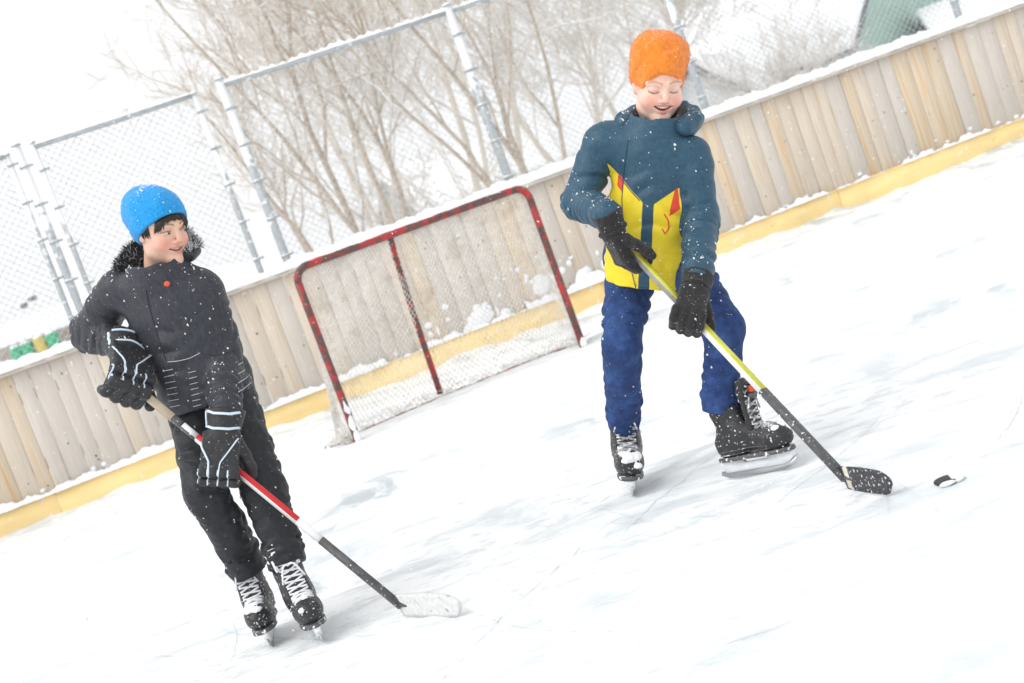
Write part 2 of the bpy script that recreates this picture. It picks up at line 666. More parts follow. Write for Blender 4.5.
def ice_mat():
    m = bpy.data.materials.new('scraped ice and snow')
    m.use_nodes = True
    n, l = m.node_tree.nodes, m.node_tree.links
    b = n['Principled BSDF']
    tc = n.new('ShaderNodeTexCoord')

    def nz(scale, stretch, rot, detail=6, rough=0.6, dist=0.0):
        mp = n.new('ShaderNodeMapping')
        mp.inputs['Scale'].default_value = stretch
        mp.inputs['Rotation'].default_value = (0, 0, rot)
        l.new(tc.outputs['Object'], mp.inputs[0])
        t = n.new('ShaderNodeTexNoise')
        t.inputs['Scale'].default_value = scale
        t.inputs['Detail'].default_value = detail
        t.inputs['Roughness'].default_value = rough
        t.inputs['Distortion'].default_value = dist
        l.new(mp.outputs[0], t.inputs['Vector'])
        return t.outputs['Fac']

    def rg(f, lo, hi):
        r = n.new('ShaderNodeMapRange')
        r.interpolation_type = 'SMOOTHSTEP'
        r.inputs['From Min'].default_value = lo
        r.inputs['From Max'].default_value = hi
        l.new(f, r.inputs['Value'])
        return r.outputs[0]

    def op(o_, a, c):
        x = n.new('ShaderNodeMath')
        x.operation = o_
        for i, v in enumerate((a, c)):
            if isinstance(v, (int, float)):
                x.inputs[i].default_value = v
            else:
                l.new(v, x.inputs[i])
        return x.outputs[0]
    big = rg(nz(0.55, (1, 1, 1), 0.3, 5, 0.55, 0.4), 0.40, 0.64)
    patch = op('MULTIPLY', rg(nz(1.7, (1.0, 0.8, 1), 0.5, 7, 0.62, 0.6), 0.50, 0.64), big)
    streak = op('MULTIPLY', rg(nz(2.6, (0.55, 1.35, 1), 0.5, 8, 0.68, 0.3), 0.50, 0.66), 0.6)
    fine = op('MULTIPLY', rg(nz(8.0, (0.7, 1.4, 1), 0.55, 8, 0.72, 0.2), 0.50, 0.66), 0.42)
    f = op('MAXIMUM', op('MAXIMUM', patch, streak), fine)
    f = op('MINIMUM', f, 1.0)
    mx = n.new('ShaderNodeMix')
    mx.data_type = 'RGBA'
    mx.inputs[6].default_value = (0.87, 0.885, 0.895, 1)
    mx.inputs[7].default_value = (0.47, 0.53, 0.565, 1)
    l.new(f, mx.inputs[0])
    l.new(mx.outputs[2], b.inputs['Base Color'])
    r = n.new('ShaderNodeMapRange')
    r.inputs['To Min'].default_value = 0.75
    r.inputs['To Max'].default_value = 0.30
    l.new(f, r.inputs['Value'])
    l.new(r.outputs[0], b.inputs['Roughness'])
    b.inputs['Specular IOR Level'].default_value = 0.3
    bp = n.new('ShaderNodeBump')
    bp.inputs['Strength'].default_value = 0.6
    bp.inputs['Distance'].default_value = 0.02
    hgt = op('ADD', op('MULTIPLY', nz(14, (0.6, 1.6, 1), 0.35, 6, 0.65), 0.5), op('MULTIPLY', f, -0.6))
    l.new(hgt, bp.inputs['Height'])
    l.new(bp.outputs[0], b.inputs['Normal'])
    return m


def rink_z(X, Y):
    z = 0.006 * lump(X, Y, 0 * X, 0.9, 3) + 0.004 * lump(X, Y * 2.2, 0 * X, 0.35, 4) + 0.0025 * lump(X, Y * 2.0, 0 * X, 0.13, 5)
    d = (WY(X) - Y) * 0.974          # distance from the boards
    z = z + np.exp(-np.clip(d - 0.04, 0, 9) / 0.16) * (0.035 + 0.035 * lump(X * 1.0, Y * 0.3, 0 * X, 1.3, 6) + 0.02 * lump(X, Y * .3, 0 * X, 0.33, 9))
    return z


rx = np.concatenate([np.arange(-9, -3.2, 0.10), np.arange(-3.2, 4.2, 0.035), np.arange(4.2, 9, 0.10)])
ry = np.concatenate([np.arange(-3, 2.6, 0.2), np.arange(2.6, 7, 0.035), np.arange(7, 10.2, 0.07), np.arange(10.2, 14.6, 0.05)])
o = sheet('ice_rink', rx, ry, lambda X, Y: np.where(Y < WY(X) + 0.1, rink_z(X, Y), -0.02), ice_mat())
o['label'] = 'scraped outdoor ice under a film of snow'

# skate cuts: shallow arcs scored into the surface
Vm, Fm, k0 = [], [], 0
for q in range(150):
    cx, cy = rng.uniform(-3.5, 4), rng.uniform(2.8, 9.5)
    R = rng.uniform(0.5, 5)
    a0, da = rng.uniform(0, 6.28), rng.uniform(0.3, 1.4) * min(1, 1.3 / R)
    a = np.linspace(a0, a0 + da, 26)
    w = rng.uniform(0.0008, 0.0022) * np.sin(np.linspace(0.05, 3.09, 26))
    x, y = cx + R * (np.cos(a) - np.cos(a0)), cy + R * (np.sin(a) - np.sin(a0))
    for s in (-1, 1):
        xx, yy = x + s * w * np.cos(a), y + s * w * np.sin(a)
        Vm.append(np.stack([xx, yy, rink_z(xx, yy) + 0.003], 1))
    i = np.arange(25) + k0
    Fm.append(np.stack([i, i + 1, i + 27, i + 26], 1))
    k0 += 52
M_cut = mat('scored ice', (0.63, 0.68, 0.70), 0.4, var=0.1, vscale=6)
tag(link('skate_marks', mesh_np('skate_marks', np.concatenate(Vm), np.concatenate(Fm)), M_cut),
    'thin curved skate cuts scored across the rink', None, kind='stuff')


# ================================================================== rink boards
X0, X1 = -6.2, 7.6
S_LEN = (X1 - X0) / WD[0]
WORG = np.array([X0, WY(X0), 0.0])


def wp(s, n, z):
    """point on the board wall: s along it, n towards the rink"""
    return WORG + WD * s + WN * n + np.array([0, 0, z])


AX = np.array([WD, -WN, [0, 0, 1]])         # rows: along, away from the rink, up
boards = thing('rink_boards', WORG, 'long weathered plank wall with yellow kickboard around the ice rink', 'wall')
plank_meshes = []
for w in (0.115, 0.132, 0.150, 0.170):
    for mi in range(3):
        b = MB()
        b.box((0, 0, 0), (w, 0.026, 1.02), AX, 0.003)
        me = mesh_np('plank', np.concatenate(b.V), [np.array(f) for f in b.F.values()])
        me.materials.append(WOODS[mi])
        plank_meshes.append((w, mi, me))
knot_b = MB()
a = np.arange(8) * math.pi / 4
knot_b.raw(np.array([[0.008 * math.cos(t) * WD[0], 0.008 * math.cos(t) * WD[1], 0.010 * math.sin(t)] for t in a]), [tuple(range(8))])
knot_me = mesh_np('knot', np.concatenate(knot_b.V), [np.array(f) for f in knot_b.F.values()])
knot_me.materials.append(M_knot)
s = 0.0
while s < S_LEN:
    mi = int(rng.choice([0, 0, 0, 0, 1, 1, 2]))
    w, _, me = plank_meshes[int(rng.integers(0, 4)) * 3 + mi]
    p = link('plank', me, None, boards)
    jut = rng.uniform(-0.004, 0.005)
    p.location = Vector(wp(s + w / 2, jut, 0.70 + rng.uniform(-0.006, 0.006)) - WORG)
    p.rotation_euler = (0, rng.uniform(-0.004, 0.004), 0)
    if rng.random() < 0.75:
        for _ in range(int(rng.integers(1, 4))):
            k = link('knot', knot_me, None, p)
            k.location = Vector(WD * rng.uniform(-w * .33, w * .33) + WN * 0.0145 + np.array([0, 0, rng.uniform(-0.42, 0.48)]))
            sc_ = rng.uniform(0.5, 1.15)
            k.scale = (sc_, sc_, sc_)
    s += w + rng.uniform(0.001, 0.005)
s = 0.0
while s < S_LEN:                                  # kickboard in lengths
    w = 2.44
    b = MB()
    b.box((0, 0, 0), (w - 0.004, 0.032, 0.26), AX, 0.004)
    o = b.build('kickboard', M_kick, boards)
    o.location = Vector(wp(s + w / 2, 0.034 + rng.uniform(0, 0.003), 0.09) - WORG)
    s += w
b = MB()
b.box(wp(S_LEN / 2, -0.03, 1.225) - WORG, (S_LEN, 0.16, 0.034), AX, 0.004)
b.build('top_rail', WOODS[0], boards)
for zz in (0.45, 1.0):
    b = MB()
    b.box(wp(S_LEN / 2, -0.06, zz) - WORG, (S_LEN, 0.08, 0.09), AX, 0.003)
    b.build('back_rail', WOODS[1], boards)


def snow_roll(name, s0, s1, n0, z0, width, height, seed, parent, step=0.03, thr=None, lumps=0.35):
    """a ridge of lying snow with an uneven top and edges"""
    ss = np.arange(s0, s1, step)
    r = np.random.default_rng(seed)
    wob = sum(np.sin(ss * 2 * math.pi / wl + r.uniform(0, 6)) * a_ for wl, a_ in ((1.7, .5), (.61, .5), (.23, .45), (.09, .3)))
    hh = height * np.clip(1 + lumps * wob, 0.0, 3)
    if thr is not None:
        hh = height * np.clip(wob - thr, 0, 2)
    ww = width * (1 + 0.18 * np.roll(wob, 17))
    na = 9
    V = []
    for i, sv in enumerate(ss):
        for k in range(na):
            t = k / (na - 1) * math.pi
            q = 1 + 0.10 * math.sin(sv * 31 + k * 1.9) + 0.07 * math.sin(sv * 77 + k * 3.1)
            V.append(wp(sv, n0 + math.cos(t) * ww[i] / 2 * q, z0 + (math.sin(t) ** 0.8) * hh[i] * q - 0.004) - WORG)
    i = np.arange(len(ss) - 1)[:, None] * na + np.arange(na - 1)[None]
    F = np.stack([i, i + 1, i + na + 1, i + na], -1).reshape(-1, 4)
    return link(name, smooth(mesh_np(name, np.array(V), F)), M_snow, parent)


snow_roll('snow_cap', 0.02, S_LEN, -0.03, 1.243, 0.18, 0.075, 3, boards, lumps=0.2)
snow_roll('snow_ledge', 0.02, S_LEN, 0.040, 0.220, 0.06, 0.030, 5, boards, thr=-0.55)
snow_roll('snow_ledge', 1.0, 5.3, 0.038, 0.219, 0.085, 0.045, 8, boards, lumps=0.5)
snow_roll('snow_ledge', 6.6, 8.0, 0.040, 0.218, 0.08, 0.06, 9, boards, lumps=0.6)


def blob_mesh(name, seed, sub=2):
    """small uneven lump of snow"""
    import bmesh
    bm = bmesh.new()
    bmesh.ops.create_icosphere(bm, subdivisions=sub, radius=1.0)
    co = np.array([v.co for v in bm.verts])
    f = 1 + 0.28 * lump(co[:, 0], co[:, 1], co[:, 2], 1.5, seed) + 0.1 * lump(co[:, 0], co[:, 1], co[:, 2], 0.6, seed + 1)
    for v, k in zip(bm.verts, f):
        v.co *= k
    me = bpy.data.meshes.new(name)
    bm.to_mesh(me)
    bm.free()
    smooth(me)
    me.materials.append(M_snow)
    return me


BLOBS = [blob_mesh('snow_clump', 20 + i) for i in range(5)]
WROT = math.atan2(WD[1], WD[0])


def clump(s, z, a_, h_, t_=0.02):
    k = link('snow_clump', BLOBS[int(rng.integers(0, 5))], None, boards)
    k.location = Vector(wp(s, 0.016, z) - WORG)
    k.rotation_euler = (0, 0, WROT)
    k.scale = (a_, t_, h_)


for q in range(46):                               # snow stuck to the planks behind the goal
    t = rng.random() ** 1.5
    clump(5.75 + rng.normal(0.95, 0.55), 0.24 + t * 0.42, rng.uniform(0.012, 0.06) * (1.2 - t), rng.uniform(0.01, 0.05) * (1.25 - t), 0.014)
for q in range(4):
    clump(6.0 + rng.normal(0.9, 0.35), 0.25 + rng.random() * 0.14, rng.uniform(0.06, 0.14), rng.uniform(0.04, 0.09), 0.025)
for q in range(60):                               # small dabs along the foot of the planks
    clump(rng.uniform(0.8, S_LEN - 0.5), 0.235 + abs(rng.normal(0, 0.03)), rng.uniform(0.008, 0.03), rng.uniform(0.006, 0.022), 0.012)

# ================================================================== chain link fence behind the boards
fence = thing('chain_link_fence', wp(0, -0.16, 0), 'tall snowy chain link fence standing behind the plank boards', 'fence')
FO = wp(0, -0.16, 0)


def fp(x, n, z):
    s = (x - X0) / WD[0]
    return wp(s, -0.16 + n, z)


FTOP = 2.86
posts = [(-5.1, .030, 0), (-3.25, .022, 0), (-3.16, .034, .05), (-3.04, .022, .03), (-1.735, .026, 0), (-1.505, .036, .05), (0.50, .040, .05), (2.42, .036, .05), (5.12, .036, .05), (7.3, .03, 0)]
for x, r, up in posts:
    b = MB()
    b.tube([fp(x, 0, -0.04), fp(x, 0, 1.5), fp(x, 0, FTOP + up)], r, 12)
    o = b.build('post', M_galv, fence, True, FO)
    b = MB()
    a = fp(x, 0, FTOP + up)
    b.tube([a, a + [0, 0, .012], a + [0, 0, .03]], [r + .008, r + .006, .006], 12)
    b.build('post_cap', M_galv, o, True, FO)
    for zc in (1.42, 1.75, 2.08, 2.40, 2.72):
        c = fp(x, 0, zc + 0.07 * math.sin(x * 9))
        b = MB()
        b.tube([c - [0, 0, .012], c + [0, 0, .012]], r + .006, 12)
        b.box(c + WD * (r + .018), (0.04, 0.012, 0.02), AX)
        b.build('clamp', M_galv, o, False, FO)
spans = [(-6.2, -3.25), (-3.04, -1.735), (-1.505, 0.50), (0.50, 2.42), (2.42, 5.12), (5.12, 7.5)]
for xa, xb in spans:
    b = MB()
    b.tube([fp(xa, 0, FTOP), fp((xa + xb) / 2, 0, FTOP - .005), fp(xb, 0, FTOP)], .024, 10)
    o = b.build('top_rail', M_galv, fence, True, FO)
    # snow lying along the rail in beads
    ss = np.arange(xa, xb, 0.018)
    r_ = np.random.default_rng(int(100 + xa * 10))
    ph = r_.uniform(0, 6, 3)
    hh = 0.026 + 0.010 * np.sin(ss * 2 * math.pi / 0.085 + ph[0]) + .008 * np.sin(ss * 2 * math.pi / .31 + ph[1]) + .006 * np.sin(ss * 2 * math.pi / 1.1 + ph[2])
    hh = hh * (1.0 if xa > -2 else 0.55)
    V = []
    for x, h in zip(ss, hh):
        for k in range(7):
            t = k / 6 * math.pi
            V.append(fp(x, math.cos(t) * 0.026, FTOP + 0.010 + math.sin(t) * max(h, .004)) - FO)
    i = np.arange(len(ss) - 1)[:, None] * 7 + np.arange(6)[None]
    F = np.stack([i, i + 1, i + 8, i + 7], -1).reshape(-1, 4)
    link('snow', smooth(mesh_np('snow', np.array(V), F)), M_snow, o)
    # woven wire: zigzag strands, pitch 6 cm
    pt = 0.066
    A, B = [], []
    nz_ = int((FTOP - 1.28) / (pt / 2))
    xs = np.arange(xa + .03, xb - .03, pt / 2)
    for j, x in enumerate(xs):
        sgn = 1 if j % 2 == 0 else 1
        z = 1.28 + np.arange(nz_ + 1) * pt / 2
        xx = x + (np.arange(nz_ + 1) % 2) * pt / 2 * (1 if j % 2 == 0 else -1)
        if j % 2:
            continue
        for xo in (0.0, ):
            pts = np.array([fp(a_, 0.004 * (1 if (q % 2) else -1), b_) for q, (a_, b_) in enumerate(zip(xx, z))])
            A.append(pts[:-1])
            B.append(pts[1:])
            pts2 = np.array([fp(a_, -0.004 * (1 if (q % 2) else -1), b_) for q, (a_, b_) in enumerate(zip(2 * x + pt - xx, z))])
            A.append(pts2[:-1])
            B.append(pts2[1:])
    A, B = np.concatenate(A) - FO, np.concatenate(B) - FO
    rr = 0.0021 + 0.0016 * rng.random(len(A)) ** 3
    me = segs_mesh('wire_mesh', A, B, rr, rr, 3)
    tag(link('wire_mesh', me, M_wire, fence), kind='stuff')

# ================================================================== the goal
GL, GR = G(358, 441), G(583, 346)
GL[2] = GR[2] = 0
gd = nrm(GR - GL)
gn = np.array([gd[1], -gd[0], 0])              # towards the camera
GW, GH, GD = float(np.linalg.norm(GR - GL)), 1.22, 0.62
goal = thing('hockey_goal', (GL + GR) / 2, 'scuffed red hockey goal with sagging pale net on the ice', 'goal')
GO = (GL + GR) / 2


def gp(x, y, z):
    """goal frame: x along the mouth, y towards the back, z up"""
    return GL + gd * x - gn * y + np.array([0, 0, z])


pr = 0.0265
rc_ = 0.10
b = MB()
arc = [gp(rc_ - rc_ * math.cos(t), 0, GH - rc_ + rc_ * math.sin(t)) for t in np.linspace(0, math.pi / 2, 8)]
arc2 = [gp(GW - rc_ + rc_ * math.sin(t), 0, GH - rc_ + rc_ * math.cos(t)) for t in np.linspace(0, math.pi / 2, 8)]
b.tube(arc + arc2, pr, 14)
xbar = b.build('crossbar', M_red, goal, True, GO)
for x in (0, GW):
    b = MB()
    b.tube([gp(x, 0, z) for z in (-0.03, 0.3, 0.6, 0.9, GH - rc_ - 0.001)], pr, 14)
    o = b.build('post', M_red, goal, True, GO)
    # packed snow on the foot of the post
    b = MB()
    zz = np.linspace(0.0, 0.30 if x == 0 else 0.10, 9)
    b.tube([gp(x + 0.004 * math.sin(z * 40), -0.016 - 0.004 * math.sin(z * 55), z) for z in zz], [0.024 + 0.006 * math.sin(z * 63) - 0.012 * z / zz[-1] for z in zz], 9)
    b.build('snow', M_snow, o, True, GO)
b = MB()                                       # middle stay at the back, down to the base bar
b.tube([gp(GW * .40, 0.02, GH - 0.02), gp(GW * .41, 0.10, GH - .12), gp(GW * .43, 0.27, 0.62), gp(GW * .455, GD * .72, 0.03)], 0.022, 12)
b.build('back_stay', M_red, goal, True, GO)
b = MB()                                       # base bar: a flat curve behind the mouth
base = [gp(-0.02, 0.02, -.010), gp(-0.10, 0.16, -.010), gp(-0.06, 0.33, -.010), gp(0.20, 0.43, -.010), gp(0.6, GD * .70, -.010), gp(GW / 2, GD * .74, -.010), gp(GW - .5, GD * .68, -.010), gp(GW - .1, .36, -.010), gp(GW + .04, .18, -.010), gp(GW + .02, .02, -.010)]
from_ = np.array(base)
tt = np.linspace(0, len(base) - 1, 60)
cur = np.stack([np.interp(tt, np.arange(len(base)), from_[:, k]) for k in range(3)], 1)
for _ in range(3):
    cur[1:-1] = (cur[:-2] + 2 * cur[1:-1] + cur[2:]) / 4
b.tube(cur, 0.020, 10)
b.build('base_bar', M_red, goal, True, GO)
b = MB()                                       # foot bar lying out from the near post
pa, pb = G(326, 449, .004), G(353, 441, .004)
b.tube([pa, (pa + pb) / 2, pb], 0.017, 8)
b.build('foot_bar', mat('rusted bar', (0.16, 0.07, 0.06), 0.7, var=0.3, vscale=20, snow=(0.25, 25), up_snow=(0.75, 0.8, 14)), goal, True, GO)

# net: a sheet hung from the crossbar to the base bar, closed round the sides; u across, v down


def net_surface(u, v):
    """u 0..1 across incl. the two sides, v 0 (crossbar) .. 1 (base)"""
    # base curve and top curve, sag in between
    tb = np.clip(u, 0, 1) * 59
    bx = np.stack([np.interp(tb, np.arange(60), cur[:, k]) for k in range(3)], -1)
    # top path: up the left post line then across the bar
    xt = np.clip((u - 0.10) / 0.80, 0, 1) * (GW - 0.10) + 0.05
    drop = np.clip((0.10 - u) / 0.10, 0, 1) + np.clip((u - 0.90) / 0.10, 0, 1)
    top = GL + gd * xt[..., None] - gn * 0.02 + np.stack([0 * u, 0 * u, GH - 0.02 - 0.0 * drop], -1)
    post_pull = drop[..., None]
    w = v[..., None] ** 1.15
    p = top * (1 - w) + bx * w
    sag = np.sin(v * math.pi)
    p = p - gn * (0.05 * sag * (1 - drop) + 0.03 * np.sin(u * 19 + v * 5) * sag * (1 - drop))[..., None]
    # at the sides the cord is laced to the posts
    xp = np.where(u < .5, 0.0, GW)
    pp = GL + gd * xp[..., None] - gn * 0.01 + np.stack([0 * u, 0 * u, (1 - v) * (GH - .06)], -1)
    k = np.clip((drop[..., None] - 0.55) / 0.45, 0, 1)
    p = p * (1 - k) + pp * k
    p[..., 2] += 0.010 * np.sin(u * 43 + v * 17) + 0.008 * np.sin(u * 91 - v * 31)
    return p


nu, nv = 84, 54
A, B = [], []
for fam in (1, -1):
    for q in range(-nv, nu + nv):
        jj = np.arange(nv + 1)
        ii = q + fam * jj * 0.5
        ok = (ii >= 0) & (ii <= nu)
        if ok.sum() < 2:
            continue
        pts = net_surface(ii[ok] / nu, jj[ok] / nv)
        # squeeze into hexagons: shift alternate knots together
        A.append(pts[:-1])
        B.append(pts[1:])
A, B = np.concatenate(A) - GO, np.concatenate(B) - GO
rr = np.full(len(A), 0.0025)
tag(link('net', segs_mesh('net', A, B, rr, rr, 3), M_net, goal), kind='stuff')
A, B = [], []                                  # slack net gathered on the ice along the base
for q in range(420):
    t = rng.uniform(0.01, 0.99) * 59
    c = np.array([np.interp(t, np.arange(60), cur[:, k]) for k in range(3)])
    c = c + gn * rng.uniform(-0.10, 0.09) + gd * rng.uniform(-.03, .03)
    c[2] = abs(rng.normal(0.01, 0.03))
    d = nrm(gd * rng.choice([-1, 1]) + gn * rng.normal(0, .7) + np.array([0, 0, rng.normal(0, .5)])) * rng.uniform(.03, .09)
    A.append(c)
    B.append(c + d)
rr = np.full(len(A), 0.0028)
tag(link('slack_net', segs_mesh('slack_net', np.array(A) - GO, np.array(B) - GO, rr, rr, 3), M_net, goal), kind='stuff')


# ================================================================== trees
def grow(seed, base, stems, height, spread, r0, levels=4, twig=1.0, up=0.25, kids=(7, 6, 5)):
    r = np.random.default_rng(seed)
    lv = {0: [[], [], [], []], 1: [[], [], [], []]}

    def put(l, a, b, ra, rb):
        k = lv[0 if l <= 1 else 1]
        k[0].append(a)
        k[1].append(b)
        k[2].append(ra)
        k[3].append(rb)

    def branch(p, d, L, rad, l):
        n = 9 if l == 0 else (6 if l == 1 else (4 if l == 2 else 3))
        pts = [p]
        q = p
        for i in range(n):
            d = nrm(d + r.normal(0, 0.10 + 0.05 * l, 3) + np.array([0, 0, up * (0.25 if l == 0 else 0.12)]))
            q = q + d * L / n
            pts.append(q)
        rs = rad * (1 - np.linspace(0, 1, n + 1) * 0.80)
        rs = np.maximum(rs, 0.0032 * twig)
        for i in range(n):
            put(l, pts[i], pts[i + 1], rs[i], rs[i + 1])
        if l >= levels - 1:
            return
        nk = kids[l]
        nk = int(nk * r.uniform(0.8, 1.3)) + 1
        for j in range(nk):
            t = r.uniform(0.34 if l == 0 else 0.15, 1.0)
            i = min(n - 1, int(t * n))
            f = t * n - i
            pos = pts[i] * (1 - f) + pts[i + 1] * f
            tang = nrm(pts[i + 1] - pts[i])
            side = nrm(np.cross(tang, r.normal(size=3)))
            ang = r.uniform(0.35, 0.95)
            nd = nrm(tang * math.cos(ang) + side * math.sin(ang))
            branch(pos, nd, L * r.uniform(0.30, 0.55) * (1.15 - 0.4 * t), max(rs[i] * r.uniform(0.4, 0.62), 0.003 * twig), l + 1)

    for k in range(stems):
        az = r.uniform(0, 6.28) if stems > 1 else 0
        if stems > 2:
            az = 6.28 * k / stems + r.uniform(-.4, .4)
        sp = spread * r.uniform(0.5, 1.1)
        d = nrm([math.cos(az) * sp, math.sin(az) * sp * 0.7, 1.0])
        branch(np.array(base) + np.array([math.cos(az), math.sin(az), 0]) * r0 * 1.6, d, height * r.uniform(0.75, 1.05), r0 * r.uniform(0.6, 1.0), 0)
    return lv


def tree(name, label, cat, base, group=None, far=False, **kw):
    base = np.array(base, float)
    base[2] = float(ground_height(base[0], base[1])) - 0.12
    lv = grow(base=base, **kw)
    t = thing(name, base, label, cat, group)
    A, B, ra, rb = [np.array(v) for v in lv[0]]
    link('trunk', segs_mesh('trunk', A - base, B - base, ra, rb, 6), M_fartree_hazed if far else M_bark_hazed, t)
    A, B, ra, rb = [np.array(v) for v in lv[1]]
    tag(link('crown', segs_mesh('crown', A - base, B - base, ra, rb, 3), M_fartree_hazed if far else M_twig_hazed, t), kind='stuff')
    return t


def at_ground(px, d):
    """a place on the ground seen in picture column px along the horizon, d metres away"""
    # the horizon runs through the frame at 20 degrees
    u = px
    return np.array([u / FPX * d, d, 0.0])


TG = 'bare trees behind the rink'
# u = sideways angle in pixels measured along the horizon
tree('bare_tree', 'bare multi-stemmed tree right behind the goal crossbar, nearest of the bare trees', 'tree', at_ground(75, 18.5), TG, seed=11, stems=5, height=6.6, spread=0.36, r0=0.060, kids=(9, 7, 5), twig=1.4)
tree('bare_tree', 'bare multi-stemmed tree behind the left half of the goal', 'tree', at_ground(-75, 20.0), TG, seed=12, stems=5, height=6.8, spread=0.40, r0=0.060, kids=(9, 7, 5), twig=1.5)
tree('bare_tree', 'bare twiggy tree behind the double fence post', 'tree', at_ground(-140, 25.0), TG, seed=13, stems=4, height=6.2, spread=0.45, r0=0.07, kids=(8, 6, 5), twig=1.7)
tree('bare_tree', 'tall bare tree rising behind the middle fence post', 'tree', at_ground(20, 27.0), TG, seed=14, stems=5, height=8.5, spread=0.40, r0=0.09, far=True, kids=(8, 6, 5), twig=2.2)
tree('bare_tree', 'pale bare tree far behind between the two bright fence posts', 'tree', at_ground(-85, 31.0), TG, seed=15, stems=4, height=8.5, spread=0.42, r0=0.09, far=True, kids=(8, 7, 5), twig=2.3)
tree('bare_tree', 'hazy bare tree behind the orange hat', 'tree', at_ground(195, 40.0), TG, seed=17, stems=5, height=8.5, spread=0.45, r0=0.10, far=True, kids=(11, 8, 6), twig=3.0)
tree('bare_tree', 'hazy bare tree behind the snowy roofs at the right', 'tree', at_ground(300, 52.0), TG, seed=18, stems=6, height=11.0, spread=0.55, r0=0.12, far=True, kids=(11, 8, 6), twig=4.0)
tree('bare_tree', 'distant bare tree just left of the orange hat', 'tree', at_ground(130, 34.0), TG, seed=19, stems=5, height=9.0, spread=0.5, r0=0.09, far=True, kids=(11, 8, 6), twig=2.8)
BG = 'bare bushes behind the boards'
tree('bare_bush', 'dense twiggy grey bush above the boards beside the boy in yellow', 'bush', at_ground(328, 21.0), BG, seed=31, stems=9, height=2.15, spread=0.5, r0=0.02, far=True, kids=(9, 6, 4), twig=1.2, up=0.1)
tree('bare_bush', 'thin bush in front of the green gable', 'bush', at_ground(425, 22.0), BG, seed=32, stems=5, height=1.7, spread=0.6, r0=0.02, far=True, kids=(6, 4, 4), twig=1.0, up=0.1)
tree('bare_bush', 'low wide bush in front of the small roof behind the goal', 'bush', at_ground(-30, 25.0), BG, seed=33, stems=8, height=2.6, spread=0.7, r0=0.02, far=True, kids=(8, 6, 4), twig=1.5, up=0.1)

# ================================================================== houses behind
M_teal = mat('pale green siding', (0.36, 0.52, 0.45), 0.8, var=0.08, vscale=2)
M_greyw = mat('grey siding', (0.50, 0.52, 0.53), 0.8, var=0.08, vscale=2)
M_dkroof = mat('dark fascia', (0.16, 0.17, 0.18), 0.7, var=0.1, vscale=3)
M_glass = mat('window glass', (0.10, 0.12, 0.13), 0.12, spec=0.6)
M_trim = mat('white trim', (0.75, 0.76, 0.76), 0.6)


def house(label, c, rot, L, W, eave, ridge, wall_m, over=0.35):
    """gabled house; ridge along local x"""
    z0 = float(ground_height(c[0], c[1])) - 0.2
    h = thing('snowy_house', (c[0], c[1], z0), label, 'house', 'snow roofed houses behind the rink')
    h.rotation_euler = (0, 0, rot)
    x, y = L / 2, W / 2
    b = MB()
    b.raw([(-x, -y, 0), (x, -y, 0), (x, y, 0), (-x, y, 0), (-x, -y, eave), (x, -y, eave), (x, y, eave), (-x, y, eave), (-x, 0, ridge), (x, 0, ridge)],
          [(0, 1, 5, 4), (2, 3, 7, 6), (1, 2, 6, 9, 5), (3, 0, 4, 8, 7), (3, 2, 1, 0)])
    b.build('wall', wall_m, h)
    sl = math.atan2(ridge - eave, y)
    for sgn in (-1, 1):
        ln = y / math.cos(sl) + over
        e1 = np.array([1.0, 0, 0])
        e2 = np.array([0, sgn * math.cos(sl), -math.sin(sl)])
        e3 = np.cross(e1, e2) * (1 if sgn > 0 else -1) * (1 if sgn > 0 else 1)
        e3 = np.array([0, sgn * math.sin(sl), math.cos(sl)])
        cc = np.array([0, 0, ridge]) + e2 * ln / 2 + e3 * 0.09
        b = MB()
        b.box(cc, (L + 2 * over, ln, 0.14), np.array([e1, e2, e3]), 0.01)
        r = b.build('roof', M_dkroof, h)
        b = MB()
        b.box(cc + e3 * 0.23, (L + 2 * over + .06, ln + .05, 0.30), np.array([e1, e2, e3]), 0.09)
        b.build('roof_snow', M_snow_soft, r, True)
    for (wx, wy, nx) in ((-L * .25, -y, 0), (L * .2, -y, 0), (x, 0, 1), (-x, 0, -1)):
        b = MB()
        q = MB()
        if nx == 0:
            b.box((wx, wy - .02, eave * .58), (1.1, 0.06, 1.2), None, .01)
            q.box((wx, wy - .055, eave * .58), (0.9, 0.02, 1.0))
        else:
            b.box((wx + nx * .02, wy, eave * .6), (0.06, 1.1, 1.2), None, .01)
            q.box((wx + nx * .055, wy, eave * .6), (0.02, 0.9, 1.0))
        o = b.build('window', M_trim, h)
        q.build('pane', M_glass, o)
    return h


house('snow roofed pale green house above the boards at the upper right', (11.6, 44.5), -0.8, 7.0, 7.0, 2.1, 4.9, M_teal)
house('small grey gabled house with thick snow on its roof beside the orange hat', (7.5, 39.5), 1.25, 4.5, 2.6, 1.5, 2.75, M_trim)
house('small snow covered house seen over the goal crossbar', (0.6, 45.0), 0.35, 5.0, 4.0, 1.2, 2.5, M_greyw)
house('low snow roofed green house cut by the right edge of the picture', (17.6, 41.0), -0.2, 6, 6.0, 1.0, 2.2, M_teal)

